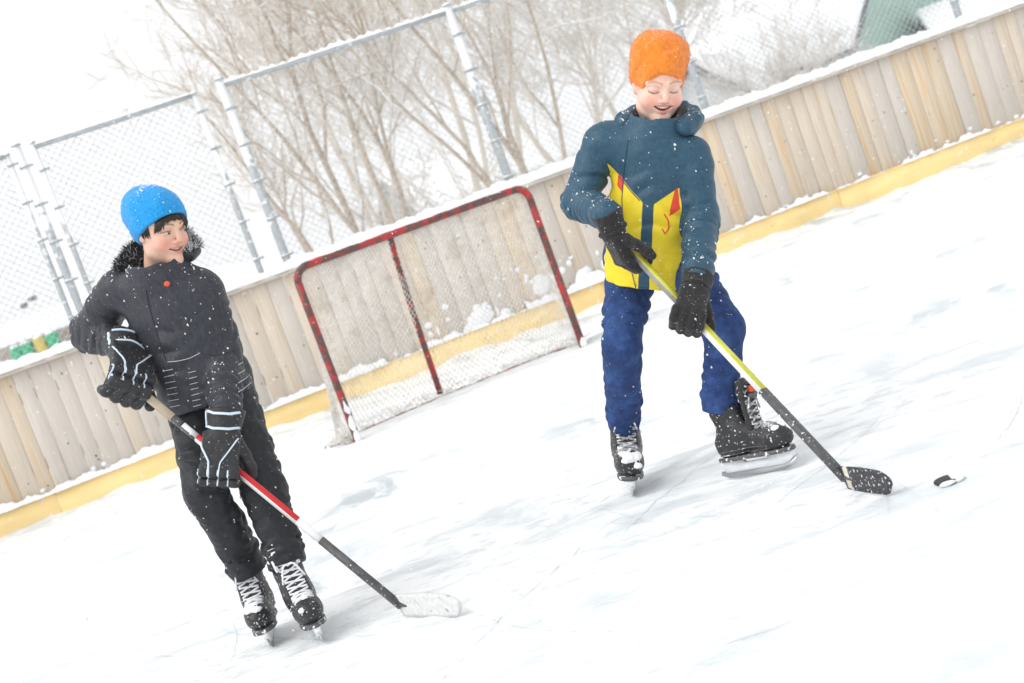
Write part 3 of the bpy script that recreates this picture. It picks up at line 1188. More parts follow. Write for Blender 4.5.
# low retaining wall, tubs and boulders on the bank at the left
bank = lambda px, py, d: P(px, py, d)
M_rail = mat('old timber', (0.34, 0.29, 0.25), 0.85, var=0.2, vscale=3)
M_tubg = mat('green plastic', (0.05, 0.42, 0.22), 0.5, var=0.1, vscale=4)
M_tuby = mat('yellow plastic', (0.62, 0.48, 0.10), 0.5, var=0.1, vscale=4)
M_rock = mat('boulder', (0.20, 0.20, 0.20), 0.9, var=0.3, vscale=5, up_snow=(0.55, 0.5, 3))
bd = 21.0
pa, pb = P(-20, 362, bd), P(110, 316, bd)
lw = thing('timber_wall', (pa + pb) / 2 - [0, 0, .6], 'low grey timber wall beyond the fence at the left edge', 'wall')
for q in range(4):
    b = MB()
    dv = nrm((pb - pa) * [1, 1, 0])
    axs = np.array([dv, np.cross([0, 0, 1], dv), [0, 0, 1]])
    b.box([0, 0.003 * q, 0.6 - 0.14 * q], (3.4, 0.14, 0.135), axs, 0.01)
    b.build('timber', M_rail, lw)
ws = link('snow', blob_mesh('snow', 60), None, lw)
ws.location = (0, 0.05, 0.69)
ws.scale = (1.5, 0.12, 0.06)
ws.rotation_euler = (0, 0, math.atan2(dv[1], dv[0]))
for (px, py, mm, lb) in ((18, 354, M_tubg, 'small green tub furthest left in front of the timber wall'), (28, 350, M_tubg, 'green tub between its twin and the yellow tub at the timber wall'),
                         (41, 344, M_tuby, 'yellow tub standing between green tubs at the timber wall'), (53, 340, M_tubg, 'green tub right of the yellow one at the timber wall')):
    c = P(px, py, bd - 0.45)
    t = thing('tub', c - [0, 0, .20], lb, 'tub', 'tubs by the timber wall')
    b = MB()
    b.tube([[0, 0, 0], [0, 0, .02], [0, 0, .28], [0, 0, .30]], [.07, .075, .098, .10], 14)
    b.build('bucket', mm, t, True)
    o = link('snow', BLOBS[1], None, t)
    o.location, o.scale = (0, 0, .30), (.085, .085, .035)
for px, py, lb in ((24, 305, 'lower left of two dark boulders on the snowy bank'), (32, 298, 'upper right of two dark boulders on the snowy bank')):
    c = P(px, py, 30.0)
    me = blob_mesh('boulder', int(px))
    me.materials.clear()
    me.materials.append(M_rock)
    o = link('boulder', me)
    o.location = Vector(c)
    o.scale = (.09, .10, .07)
    tag(o, lb, 'boulder', 'boulders on the bank')
# ================================================================== people
def frame(fwd, up):
    """columns: right side of the person, forward, up"""
    f = nrm(fwd)
    u = nrm(np.asarray(up, float) - f * (np.asarray(up, float) @ f))
    s = np.cross(f, u)            # to the right of the person
    return np.stack([s, f, u], 1)


def bvh_of(V, F):
    return BVHTree.FromPolygons([tuple(v) for v in V], [tuple(int(i) for i in f) for f in F])


def eye_hit(bvh, x, y, lift=0.0):
    v = nrm(FW + CR * (x - 512.0) / FPX - CU * (y - 341.5) / FPX)
    h = bvh.ray_cast(Vector(CAM), Vector(v), 20)
    if h[0] is None:
        return None
    return np.array(h[0]) + np.array(h[1]) * lift


M_skin = mat('skin', (0.8, 0.5, 0.4), 0.46, attr='Col', var=0.07, vscale=45, spec=0.35, sss=0.25, bump=0.04, bscale=250)
M_teeth = mat('teeth', (0.85, 0.82, 0.76), 0.25)
M_hair = mat('dark hair', (0.022, 0.014, 0.010), 0.45, var=0.3, vscale=60)
M_eyew = mat('eye', (0.50, 0.48, 0.46), 0.15, spec=0.6)
M_iris = mat('iris', (0.035, 0.025, 0.018), 0.15, spec=0.6)


WIDE = np.array([1.0, 1.0, 1.0])


def sphere_vf(n=12, m=8):
    V, F = [], []
    for i in range(m + 1):
        for j in range(n):
            t, p = math.pi * i / m, 2 * math.pi * j / n
            V.append((math.sin(t) * math.cos(p), math.sin(t) * math.sin(p), math.cos(t)))
    for i in range(m):
        for j in range(n):
            F.append((i * n + j, (i + 1) * n + j, (i + 1) * n + (j + 1) % n, i * n + (j + 1) % n))
    return np.array(V), F


def make_head(scale, mouth, lids, skin, brow_c, cheek=1.0):
    """head in its own frame (x left, y forward, z up), returns verts, faces, vertex colours"""
    g = Grid((-.105, -.125, -.19), (.105, .125, .135), 0.0022)
    g.add(ell((0, -.016, .034), (.0735, .092, .080)), .02)
    g.add(ell((0, .018, -.028), (.060, .066, .082)), .035)
    g.add(rc((-.040, .006, -.066), (0, .060, -.092), .022, .017), .02)
    g.add(rc((.040, .006, -.066), (0, .060, -.092), .022, .017), .02)
    g.add(ell((0, .063, -.094), (.018, .016, .014)), .022)
    for s in (-1, 1):
        g.add(ell((s * .036, .055, -.034), np.array((.026, .025, .025)) * cheek), .022)          # cheeks
        g.add(ell((s * .066, -.012, -.006), (.010, .019, .028)), .008)         # ears, flat under the hat
        g.add(rc((s * .012, .083, .021), (s * .046, .066, .020), .010, .009), .014)   # brow
    g.add(rc((0, .083, .010), (0, .102, -.025), .0075, .0092), .012)           # nose
    for s in (-1, 1):
        g.add(ell((s * .0115, .0905, -.031), (.0070, .0090, .007)), .006)
        g.sub(ell((s * .031, .093, .003), (.018, .0125, .0115)), .010)
        g.add(ell((s * .031, .0715, .002), (.0145, .0125, .0120)), .005)
        g.sub(ell((s * .006, .0965, -.041), (.0030, .006, .0030)), .003)
    # mouth: lips follow an upturned curve
    mw, up, op, zc = mouth
    xs = np.linspace(-mw, mw, 9)
    yl = .0815 - (xs / mw) ** 2 * .017
    zl = zc + up * (xs / mw) ** 2
    for i in range(8):
        k = 1 - abs((i + .5) / 8 - .5) * 1.5
        o = op * k
        g.add(rc((xs[i], yl[i], zl[i] + o + .003), (xs[i + 1], yl[i + 1], zl[i + 1] + o + .003), .0052, .0052), .005)
        g.add(rc((xs[i], yl[i] - .001, zl[i] - o - .004), (xs[i + 1], yl[i + 1] - .001, zl[i + 1] - o - .004), .0060, .0060), .005)
    for i in range(8):
        k = max(0.0, 1 - (abs((i + .5) / 8 - .5) * 2) ** 2)
        g.sub(ell(((xs[i] + xs[i + 1]) / 2, (yl[i] + yl[i + 1]) / 2 + .004, (zl[i] + zl[i + 1]) / 2 - .0005), (.008, .018, max(.0016, op * k))), .002)
    g.add(rc((0, -.020, -.06), (0, -.040, -.178), .050, .056), .025)           # neck
    V, F = g.mesh()
    C = np.tile(np.array(skin), (len(V), 1))
    x, y, z = V.T
    front = np.clip((y - .03) / .02, 0, 1)

    def paint(c, w):
        w = np.clip(w, 0, 1)[:, None]
        C[:] = C * (1 - w) + np.array(c) * w
    red = np.array(skin) * np.array([1.0, .62, .60])
    for s in (-1, 1):
        paint(red, 0.80 * front * np.exp(-(((x - s * .040) / .019) ** 2 + ((z + .036) / .020) ** 2)))
    paint(red, 0.6 * front * np.exp(-((x / .013) ** 2 + ((z + .028) / .012) ** 2)))
    # lips
    zq = zc + up * (x / mw) ** 2
    ok = (np.abs(x) < mw * 1.02) & (y > .052)
    k = np.clip(1 - (x / mw) ** 2, 0, 1)
    dz = np.abs(z - zq + .0006)
    lipw = op * k + .0075 * np.sqrt(k) + .001
    paint((0.60, 0.20, 0.18), 0.85 * ok * np.clip((lipw - dz) / .003, 0, 1))
    paint((0.10, 0.02, 0.02), 1.0 * ok * np.clip((np.maximum(op * k, .0014) - dz) / .0015, 0, 1) * (y < .0815 - (x / mw) ** 2 * .017 + .0035))
    # brows and lids
    for s in (-1, 1):
        bx = s * x
        bz = .0235 + .004 * np.sin(np.clip((bx - .012) / .040, 0, 1) * math.pi)
        inb = (bx > .010) & (bx < .051) & (y > .03)
        paint(brow_c, 0.75 * inb * np.exp(-((z - bz) / .0034) ** 2))
        lz = .0005 + lids[1] + (.0035 * (1 - ((bx - .031) / .015) ** 2)) * lids[0]
        inl = (np.abs(bx - .031) < .0155) & (y > .055)
        paint((0.045, 0.03, 0.025), 0.95 * inl * np.exp(-((z - lz) / .0021) ** 2))
        paint(np.array(skin) * [.8, .68, .66], 0.5 * inl * np.exp(-((z - lz - .006) / .004) ** 2))
    return V * scale, F, C


def make_glove(g, a, w, n, bulk, seed, res=0.0036, pads=True, cuff=True, cl=1.0, cw=1.0, rolls=False):
    """hand closed on a shaft. g grip centre, a along the shaft towards the thumb, w towards the wrist, n back of the hand"""
    B = bulk
    q = lambda u, v, t: g + a * u * B + w * v * B + n * t * B
    gr = Grid(g - .15 * max(1, B * .9) * cl, g + .15 * max(1, B * .9) * cl, res)
    Mx = np.array([a, w, n])
    gr.add(rbox(q(0, .018, .026), (.026 * B, .034 * B, .005 * B), Mx, .013 * B), .012)
    for i, o in enumerate((.034, .0115, -.0115, -.033)):
        ln = (1.0, 1.08, 1.02, .86)[i]
        k = [q(o, -.022, .030), q(o, -.050 * ln, .012), q(o * .97, -.046 * ln, -.020), q(o * .95, -.014, -.034)]
        r = [.0135 * B, .0130 * B, .0120 * B, .0105 * B]
        for j in range(3):
            wr = ((np.linalg.norm(k[j + 1] - k[j]) * .5, .012, .011, .0012 * B, .001),) if pads else ()
            gr.add(rc(k[j], k[j + 1], r[j], r[j + 1], wr=wr, seed=seed + i), .0018 * B)
    if rolls:
        for v in (.047, .024, .001):
            gr.add(rbox(q(0, v, .034), (.036 * B, .0065 * B, .003 * B), Mx, .007 * B), .003)
        for i, o in enumerate((.034, .0115, -.0115, -.033)):
            gr.add(rbox(q(o, -.032, .036), (.0055 * B, .008 * B, .002 * B), Mx, .006 * B), .003)
            gr.add(rbox(q(o, -.056, .020), (.0055 * B, .003 * B, .008 * B), Mx, .006 * B), .003)
    th = [q(.030, .040, .010), q(.048, .012, -.004), q(.062, -.014, -.018), q(.066, -.030, -.024)]
    for j in range(3):
        gr.add(rc(th[j], th[j + 1], (.016, .0145, .0130)[j] * B, (.0145, .0130, .0115)[j] * B), .006 * B)
    if cuff:
        gr.add(rc(q(0, .055, .018), q(0, .060 + .045 * cl, .012), .031 * B * cw, .040 * B * cw, flat=.92, fd=n, wr=((.012, .01, .016, .003 * B, .004),), seed=seed), .012)
        gr.cut(q(0, .062 + .050 * cl, .012), w)
    gr.rough(.03, .0009, seed)
    # keep the shaft clear is not needed: the hand closes over it
    return gr.mesh()


def make_skate(seed, tongue=1.0):
    """boot in its own frame: x forward, y left, z up from the ice"""
    g = Grid((-.15, -.08, .045), (.19, .08, .36), 0.0036)
    g.add(ell((.098, 0, .104), (.058, .043, .040)), .02)
    g.add(rc((.070, 0, .106), (-.01, 0, .135), .042, .046, flat=.92, fd=np.array([0, 1.0, 0])), .03)
    g.add(ell((-.066, 0, .108), (.052, .040, .050)), .03)
    g.add(rc((-.030, 0, .130), (-.050, 0, .215), .052, .055, flat=.86, fd=np.array([0, 1.0, 0])), .03)
    g.cut((-.05, 0, .238), nrm([-.25, 0, 1]))
    g.sub(rc((-.040, 0, .235), (-.050, 0, .30), .040, .045), .008)
    g.sub(rbox((.038, 0, .215), (.05, .012, .05), np.array([nrm([-.5, 0, 1]), [0, 1.0, 0], nrm([1, 0, .5])]), .004), .006)
    g.cut((0, 0, .066), np.array([0, 0, -1.0]), .008)
    g.rough(.035, .0012, seed)
    V, F = g.mesh()
    t = Grid((-.06, -.06, .12), (.14, .06, .38), 0.0036)
    t.add(rbox((.020, 0, .215), (.072 * tongue, .030, .002), np.array([nrm([-.34, 0, 1]), [0, 1.0, 0], nrm([1, 0, .34])]), .007), .01)
    t.add(rbox((.012, 0, .262 + .012 * tongue), (.024, .036, .003), np.array([nrm([.10, 0, 1]), [0, 1.0, 0], nrm([1, 0, -.10])]), .007), .015)
    Vt, Ft = t.mesh()
    return (V, F), (Vt, Ft)


SKATE = make_skate(5)
M_holder = mat('blade holder', (0.78, 0.80, 0.83), 0.35, var=0.05, vscale=20, snow=(0.2, 30))
M_steel = mat('skate steel', (0.52, 0.54, 0.56), 0.3, metal=0.7)
M_bootblk = mat('black boot leather', (0.022, 0.022, 0.025), 0.42, var=0.35, vscale=30, bump=0.3, bscale=80, snow=(0.13, 110), up_snow=(0.88, 0.7, 30))
M_bootgry = mat('grey boot trim', (0.09, 0.09, 0.095), 0.5, var=0.2, vscale=40, snow=(0.2, 60))
M_lacew = mat('white laces', (0.80, 0.81, 0.84), 0.7, var=0.08, vscale=80)
M_laced = mat('grey laces', (0.33, 0.33, 0.34), 0.7, var=0.35, vscale=90, snow=(0.26, 80))


def skate(parent, off, ground, fwd, up, lace_m, white_trim, tongue_lean=0.0, snow_toe=1.0, size=1.0, seed=0, badge=False):
    Mx = frame(fwd, up)            # columns: left, forward, up
    T = lambda V: (np.stack([-np.asarray(V)[:, 1], np.asarray(V)[:, 0], np.asarray(V)[:, 2]], 1) * size) @ Mx.T + ground
    (V, F), (Vt, Ft) = SKATE
    if tongue_lean:
        c, s_ = math.cos(tongue_lean), math.sin(tongue_lean)
        q = Vt - [.040, 0, .165]
        Vt = np.stack([q[:, 0] * c + q[:, 2] * s_, q[:, 1], -q[:, 0] * s_ + q[:, 2] * c], 1) + [.040, 0, .165]
    # boot frame x forward, y left -> (left, forward, up)
    e = MB()
    boot = sdf_obj('ice_skate', T(V), F, M_bootblk, parent, off)
    tg = sdf_obj('tongue', T(Vt), Ft, M_bootblk, boot, off)
    if badge:
        c, s_ = math.cos(tongue_lean), math.sin(tongue_lean)
        for nm, mm, zz, hh in (('badge', M_orange, .105, .020), ('badge', M_bootgry, .082, .016)):
            q = np.array([[-.005, y, z] for y, z in ((-.018, zz - hh / 2), (.018, zz - hh / 2), (.022, zz + hh / 2), (-.022, zz + hh / 2))])
            q = np.stack([q[:, 0] * c + q[:, 2] * s_, q[:, 1], -q[:, 0] * s_ + q[:, 2] * c], 1) + [.040, 0, .165]
            bm_ = MB()
            n_ = nrm(np.cross(q[1] - q[0], q[3] - q[0]))
            bm_.raw(T(np.concatenate([q - n_ * .004, q + n_ * .006])), [(3, 2, 1, 0), (4, 5, 6, 7), (0, 1, 5, 4), (1, 2, 6, 5), (2, 3, 7, 6), (3, 0, 4, 7)])
            bm_.build(nm, mm, boot, False, off)
    bv = bvh_of(np.concatenate([V, Vt]), np.concatenate([F, Ft + len(V)]))
    # laces: rows across the instep
    lb = MB()
    r = np.random.default_rng(seed + 40)
    rows = 8
    for i in range(rows):
        t = i / (rows - 1)
        c = np.array([.105, 0, .150]) * (1 - t) + np.array([.030, 0, .250]) * t
        dv = nrm([-.80, 0, -.6])
        for s in (-1, 1):
            pts = []
            for y in np.linspace(-.030, .030, 9):
                o_ = c + np.array([0, y, 0]) + nrm([-.6, 0, .8]) * (s * y * .22 + r.normal(0, .0007))
                h = bv.ray_cast(Vector(o_ - dv * .12), Vector(dv), .3)
                if h[0] is not None:
                    pts.append(np.array(h[0]) - dv * .0022)
            if len(pts) > 3:
                lb.tube(T(np.array(pts)), .0034 * size, 5)
    for s in (-1, 1):                 # bow
        c = np.array([.052, 0, .245])
        pts = [c + np.array([.004 * math.sin(t * 3), s * .030 * t, .010 * math.sin(t * 3.1) - .030 * t * t]) for t in np.linspace(0, 1.2, 8)]
        lb.tube(T(np.array(pts)), .003 * size, 5)
    lb.build('laces', lace_m, boot, True, off)
    if white_trim:
        tb = MB()
        pts = []
        for t in np.linspace(-.035, .035, 5):
            pts.append((.026, t, .286))
        ring = [(.030, -.034, .235)] + [(.025, -.035, .27)] + [(.021, y, .292 - .0 * abs(y)) for y in (-.028, 0, .028)] + [(.025, .035, .27), (.030, .034, .235)]
        tb.tube(T(np.array(ring)), .0065 * size, 6)
        tb.build('tongue_trim', M_lacew, boot, True, off)
    # welt lines and the outsole
    for sgn in (-1, 1):
        for z0, z1, x0, x1 in ((.078, .080, -.10, .09), (.092, .092, -.085, .075), (.150, .205, -.075, -.085)):
            pts = []
            for t in np.linspace(0, 1, 12):
                h = bv.ray_cast(Vector((x0 + (x1 - x0) * t, sgn * .2, z0 + (z1 - z0) * t)), Vector((0, -sgn, 0)), .3)
                if h[0] is not None:
                    pts.append(np.array(h[0]) + np.array([0, sgn * .0008, 0]))
            if len(pts) > 3:
                wb = MB()
                wb.tube(T(np.array(pts)), .0017 * size, 5)
                wb.build('welt', M_bootgry, boot, True, off)
    ob = MB()
    ol = [(.150, 0), (.143, .022), (.12, .036), (.08, .041), (.03, .034), (-.02, .032), (-.07, .036), (-.108, .026), (-.117, 0)]
    ol = ol + [(x, -y) for x, y in ol[-2:0:-1]]
    m_ = len(ol)
    ob.raw(T(np.array([(x, y, z) for z in (.058, .070) for x, y in ol])), [tuple(range(m_)), tuple(range(2 * m_ - 1, m_ - 1, -1))] + [(i, m_ + i, m_ + (i + 1) % m_, (i + 1) % m_) for i in range(m_)])
    ob.build('outsole', M_bootgry, boot, False, off)
    dust(boot, off, T(V), F, 160, seed + 70, up=1.2, smax=.005, clump_=1.0)
    # snow caked on the toe cap
    sg = Grid((.04, -.06, .06), (.175, .06, .16), 0.004)
    for q in range(int(5 * snow_toe)):
        x, y = .105 + r.uniform(-.03, .045), r.uniform(-.03, .03)
        z = .104 + .038 * math.sqrt(max(0, 1 - ((x - .098) / .06) ** 2 - (y / .045) ** 2))
        sg.add(ell((x, y, z), (r.uniform(.010, .022), r.uniform(.009, .018), r.uniform(.005, .009))), .012)
    sg.rough(.012, .0018, seed)
    if snow_toe:
        Vs, Fs = sg.mesh()
        if len(Fs):
            sdf_obj('snow', T(Vs), Fs, M_snow, boot, off)
    # holder and runner
    prof = [(-.115, .072), (-.120, .058), (-.105, .022), (-.09, .020), (.105, .020), (.125, .026), (.150, .046), (.140, .062), (.118, .072), (.062, .072), (.050, .044), (-.030, .044), (-.045, .072)]
    hb = MB()
    n_ = len(prof)
    pts = [(x, s * (.012 if z > .05 else .008), z) for s in (-1, 1) for x, z in prof]
    tri = [(0, 1, 2), (0, 2, 12), (2, 11, 12), (2, 3, 11), (3, 4, 11), (4, 10, 11), (4, 5, 10), (5, 9, 10), (5, 6, 7), (5, 7, 9), (7, 8, 9)]
    fs = [t for t in tri] + [tuple(n_ + i for i in t[::-1]) for t in tri] + [(i, n_ + i, n_ + (i + 1) % n_, (i + 1) % n_) for i in range(n_)]
    hb.raw(T(np.array(pts)), fs)
    hold = hb.build('blade_holder', M_holder, boot, False, off)
    rb = MB()
    prof = [(-.125, .026), (-.130, .014), (-.10, .001), (.0, -.001), (.10, .001), (.135, .012), (.158, .036), (.150, .040), (.120, .026)]
    n_ = len(prof)
    pts = [(x, s * .002, z) for s in (-1, 1) for x, z in prof]
    fs = [tuple(range(n_)), tuple(range(2 * n_ - 1, n_ - 1, -1))] + [(i, n_ + i, n_ + (i + 1) % n_, (i + 1) % n_) for i in range(n_)]
    rb.raw(T(np.array(pts)), fs)
    rb.build('runner', M_steel, boot, False, off)
    return boot


def bounds(J, keys, m):
    A = np.array([J[k] for k in keys])
    return A.min(0) - m, A.max(0) + m


def perp(v, a):
    v = v - a * (v @ a)
    return nrm(v)


def folds(g, a, b, ra, rb, n, seed, s0, s1, slant=.05, wid=.0125, fd=None, flat=1.0, k=.010, arc=(.5, 1.4)):
    """raised folds of cloth running round and along a limb from a to b"""
    r = np.random.default_rng(seed)
    L = np.linalg.norm(b - a)
    ax = (b - a) / L
    e1 = perp(np.array([.3, -1, .2]) if fd is None else np.asarray(fd), ax)
    e2 = np.cross(ax, e1)
    for _ in range(n):
        s_ = r.uniform(s0, s1) * L
        p0, dp = r.uniform(0, 6.28), r.uniform(*arc) * r.choice([-1, 1])
        ds = r.normal(0, slant)
        bow = r.normal(0, slant * .35)
        w = wid * r.uniform(.7, 1.5)
        groove = r.random() < .45
        pts, rr = [], []
        for t in np.linspace(0, 1, 6):
            s = min(max(s_ + ds * t + bow * math.sin(math.pi * t), .03 * L), .95 * L)
            R = ra + (rb - ra) * min(max(s / L, 0), 1)
            q = math.sin(math.pi * t)
            off = (R + w * .45 - w * .5 * q) if groove else (R - w * 1.35 + w * 1.05 * q)
            f = p0 + dp * t
            pts.append(a + ax * s + (e1 * math.cos(f) * flat + e2 * math.sin(f)) * off)
            rr.append(w * (.40 * q + .12) if groove else w * (.55 + .45 * q))
        for i in range(5):
            (g.sub if groove else g.add)(rc(pts[i], pts[i + 1], rr[i], rr[i + 1]), k)


def jacket(J, cfg):
    """padded jacket: torso, sleeves, collar"""
    side = nrm(J['ls'] - J['rs'])
    up = nrm(J['neck'] - J['pel'])
    side = nrm(side - up * (side @ up) * 0.75)
    front = nrm(np.cross(side, up))
    lo, hi = bounds(J, ['neck', 'rs', 'ls', 're', 'le', 'rw', 'lw', 'pel'], .22)
    g = Grid(lo, hi, cfg.get('res', .0046))
    hem = J['hem']
    wst = J['neck'] * .45 + hem * .55
    ch = J['neck'] - up * .15 + front * .012
    W, D = cfg['w'], cfg['d']
    g.add(rc(hem - up * .02, ch, W * cfg.get('hemw', 1.0), W * .98, flat=D / W, fd=front, seed=cfg['seed'],
             drape=((.085, .013, 1, -.2, .85), (.12, .013, -2, -.2, 1.1), (.05, .006, 2, -.2, .5))), .04)
    g.add(rc(J['rs'] + side * .035 - up * .012, J['ls'] - side * .035 - up * .012, cfg['sh'], cfg['sh'], flat=.95, fd=front), .07)
    for s_ in ('rs', 'ls'):           # slope of the shoulders
        g.add(rc(J['neck'] - up * .035, J[s_] + (J['neck'] - J[s_]) * .12, .080, .064, flat=.95, fd=front), .05)
    g.add(rc(J['neck'] - up * .06, J['neck'] + up * .01, .105, .085, flat=.95, fd=front), .05)
    g.rough(.22, .005, cfg['seed'] + 13)
    g.cut(hem, -nrm(up + cfg.get('hemtilt', 0) * side), .008)
    for s, e, w in (('rs', 're', 'rw'), ('ls', 'le', 'lw')):
        a, b, c = J[s], J[e], J[w]
        L1, L2 = np.linalg.norm(b - a), np.linalg.norm(c - b)
        A = cfg['arm']
        sd_ = cfg['seed'] + (1 if s == 'rs' else 2)
        g.add(rc(a, b, A[0], A[1], seed=sd_, drape=((.06, .012, 1, .1, 1.3), (.08, .012, -1, .0, 1.3))), .016)
        g.add(rc(b, c, A[1], A[2], seed=sd_ + 5, drape=((.045, .013, 1, -.3, 1.0), (.06, .011, -1, -.3, 1.2), (.032, .006, 0, .4, 1.2))), .02)
        g.add(rc(c - nrm(c - b) * .03, c + nrm(c - b) * .004, A[2] * .93, A[2] * .90), .004)
    for (c, r) in cfg.get('extra', lambda *_: [])(J, side, up, front):
        g.add(c, r)
    # collar opening
    cp, cu = J['neck'] + front * cfg.get('colf', 0), nrm(J['headup'])
    g.add(rc(cp - cu * .01, cp + cu * cfg['collar'], cfg['colr'], cfg['colr'] * .94, seed=4), .02)
    g.sub(rc(cp + cu * (cfg['collar'] - .045), cp + cu * (cfg['collar'] + .2), cfg['colr'] - .024, cfg['colr'] - .006), .020)
    g.rough(.07, .0012, cfg['seed'] + 12)
    for e, w in (('re', 'rw'), ('le', 'lw')):
        pass
    V, F = g.mesh()
    return V, F, side, up, front


def trousers(J, cfg):
    lo, hi = bounds(J, ['rh', 'lh', 'rk', 'lk', 'ra', 'la', 'pel'], .17)
    g = Grid(lo, hi, cfg.get('res', .0046))
    up = nrm(J['neck'] - J['pel'])
    g.add(rc(J['rh'] + up * .05, J['lh'] + up * .05, cfg['hip'], cfg['hip']), .05)
    for h, k, a, sd in (('rh', 'rk', 'ra', 1), ('lh', 'lk', 'la', 2)):
        A, B, C = J[h], J[k], J[a]
        L1, L2 = np.linalg.norm(B - A), np.linalg.norm(C - B)
        T = cfg['leg']
        s = cfg['seed'] + sd
        g.add(rc(A, B, T[0], T[1], seed=s, drape=((.075, .012, 1, .0, 1.2), (.10, .012, -1, .0, 1.2))), .03)
        g.add(rc(B, C, T[1], T[2], seed=s + 4, drape=((.065, .010, 1, -.2, 1.1), (.09, .010, -1, -.2, 1.0), (.040, .006, 0, .65, 1.2))), .025)
        folds(g, B, C, T[1], T[2], 6, s + 90, .75, .96, slant=.02, arc=(.8, 2.2), wid=.011)
        g.cut(C + nrm(C - B) * cfg.get('cuffdrop', .01), np.zeros(3) + 0, .004) if False else None
    g.rough(.20, .004, cfg['seed'] + 20)
    g.rough(.04, .0014, cfg['seed'] + 21)
    # leg ends cut square
    X, Y, Z = g.xyz()
    for k, a in (('rk', 'ra'), ('lk', 'la')):
        d = nrm(J[a] - J[k])
        e = J[a] + d * .012
        pl = (X - e[0]) * d[0] + (Y - e[1]) * d[1] + (Z - e[2]) * d[2]
        near = (X - e[0]) ** 2 + (Y - e[1]) ** 2 + (Z - e[2]) ** 2 < .14 ** 2
        g.D = np.where(near, np.maximum(g.D, pl), g.D).astype(np.float32)
    return g.mesh()


def inner_body(J, M, hs, ctr):
    """the slim body under the clothes"""
    lo, hi = bounds(J, ['neck', 'rs', 'ls', 're', 'le', 'rw', 'lw', 'rk', 'lk', 'ra', 'la', 'pel'], .12)
    g = Grid(lo, hi, .009)
    up = nrm(J['neck'] - J['pel'])
    side = nrm(J['ls'] - J['rs'])
    front = nrm(np.cross(side, up))
    g.add(rc(J['pel'], J['neck'] - up * .13, .10, .11, flat=.7, fd=front), .04)
    g.add(rc(J['rs'] + side * .03 - up * .02, J['ls'] - side * .03 - up * .02, .04, .04), .05)
    g.add(rc(J['neck'] - up * .08, ctr - M[:, 2] * .10, .05, .045), .03)
    for s in 'rl':
        g.add(rc(J[s + 's'], J[s + 'e'], .040, .034), .02)
        g.add(rc(J[s + 'e'], J[s + 'w'], .034, .026), .02)
        g.add(rc(J[s + 'h'], J[s + 'k'], .060, .045), .03)
        g.add(rc(J[s + 'k'], J[s + 'a'], .045, .032), .02)
    return g.mesh()


def grip(s0, s1, t, wrist, slant):
    """hand frame on a shaft; slant leans the wrist back along the shaft"""
    ax = nrm(s1 - s0)
    g = s0 + (s1 - s0) * t
    w = perp(wrist - g, ax)
    n = np.cross(ax, w)
    if n @ FW > 0:
        n = -n
    a = ax * math.cos(slant) + w * math.sin(slant)
    w = nrm(w * math.cos(slant) - ax * math.sin(slant))
    return g, a, w, n


def stick_frame(p0, p1, twist):
    ax = nrm(p1 - p0)
    e1 = perp(np.array([0, 0, 1.0]), ax)
    e2 = np.cross(ax, e1)
    c, s = math.cos(twist), math.sin(twist)
    return ax, e1 * c + e2 * s, -e1 * s + e2 * c


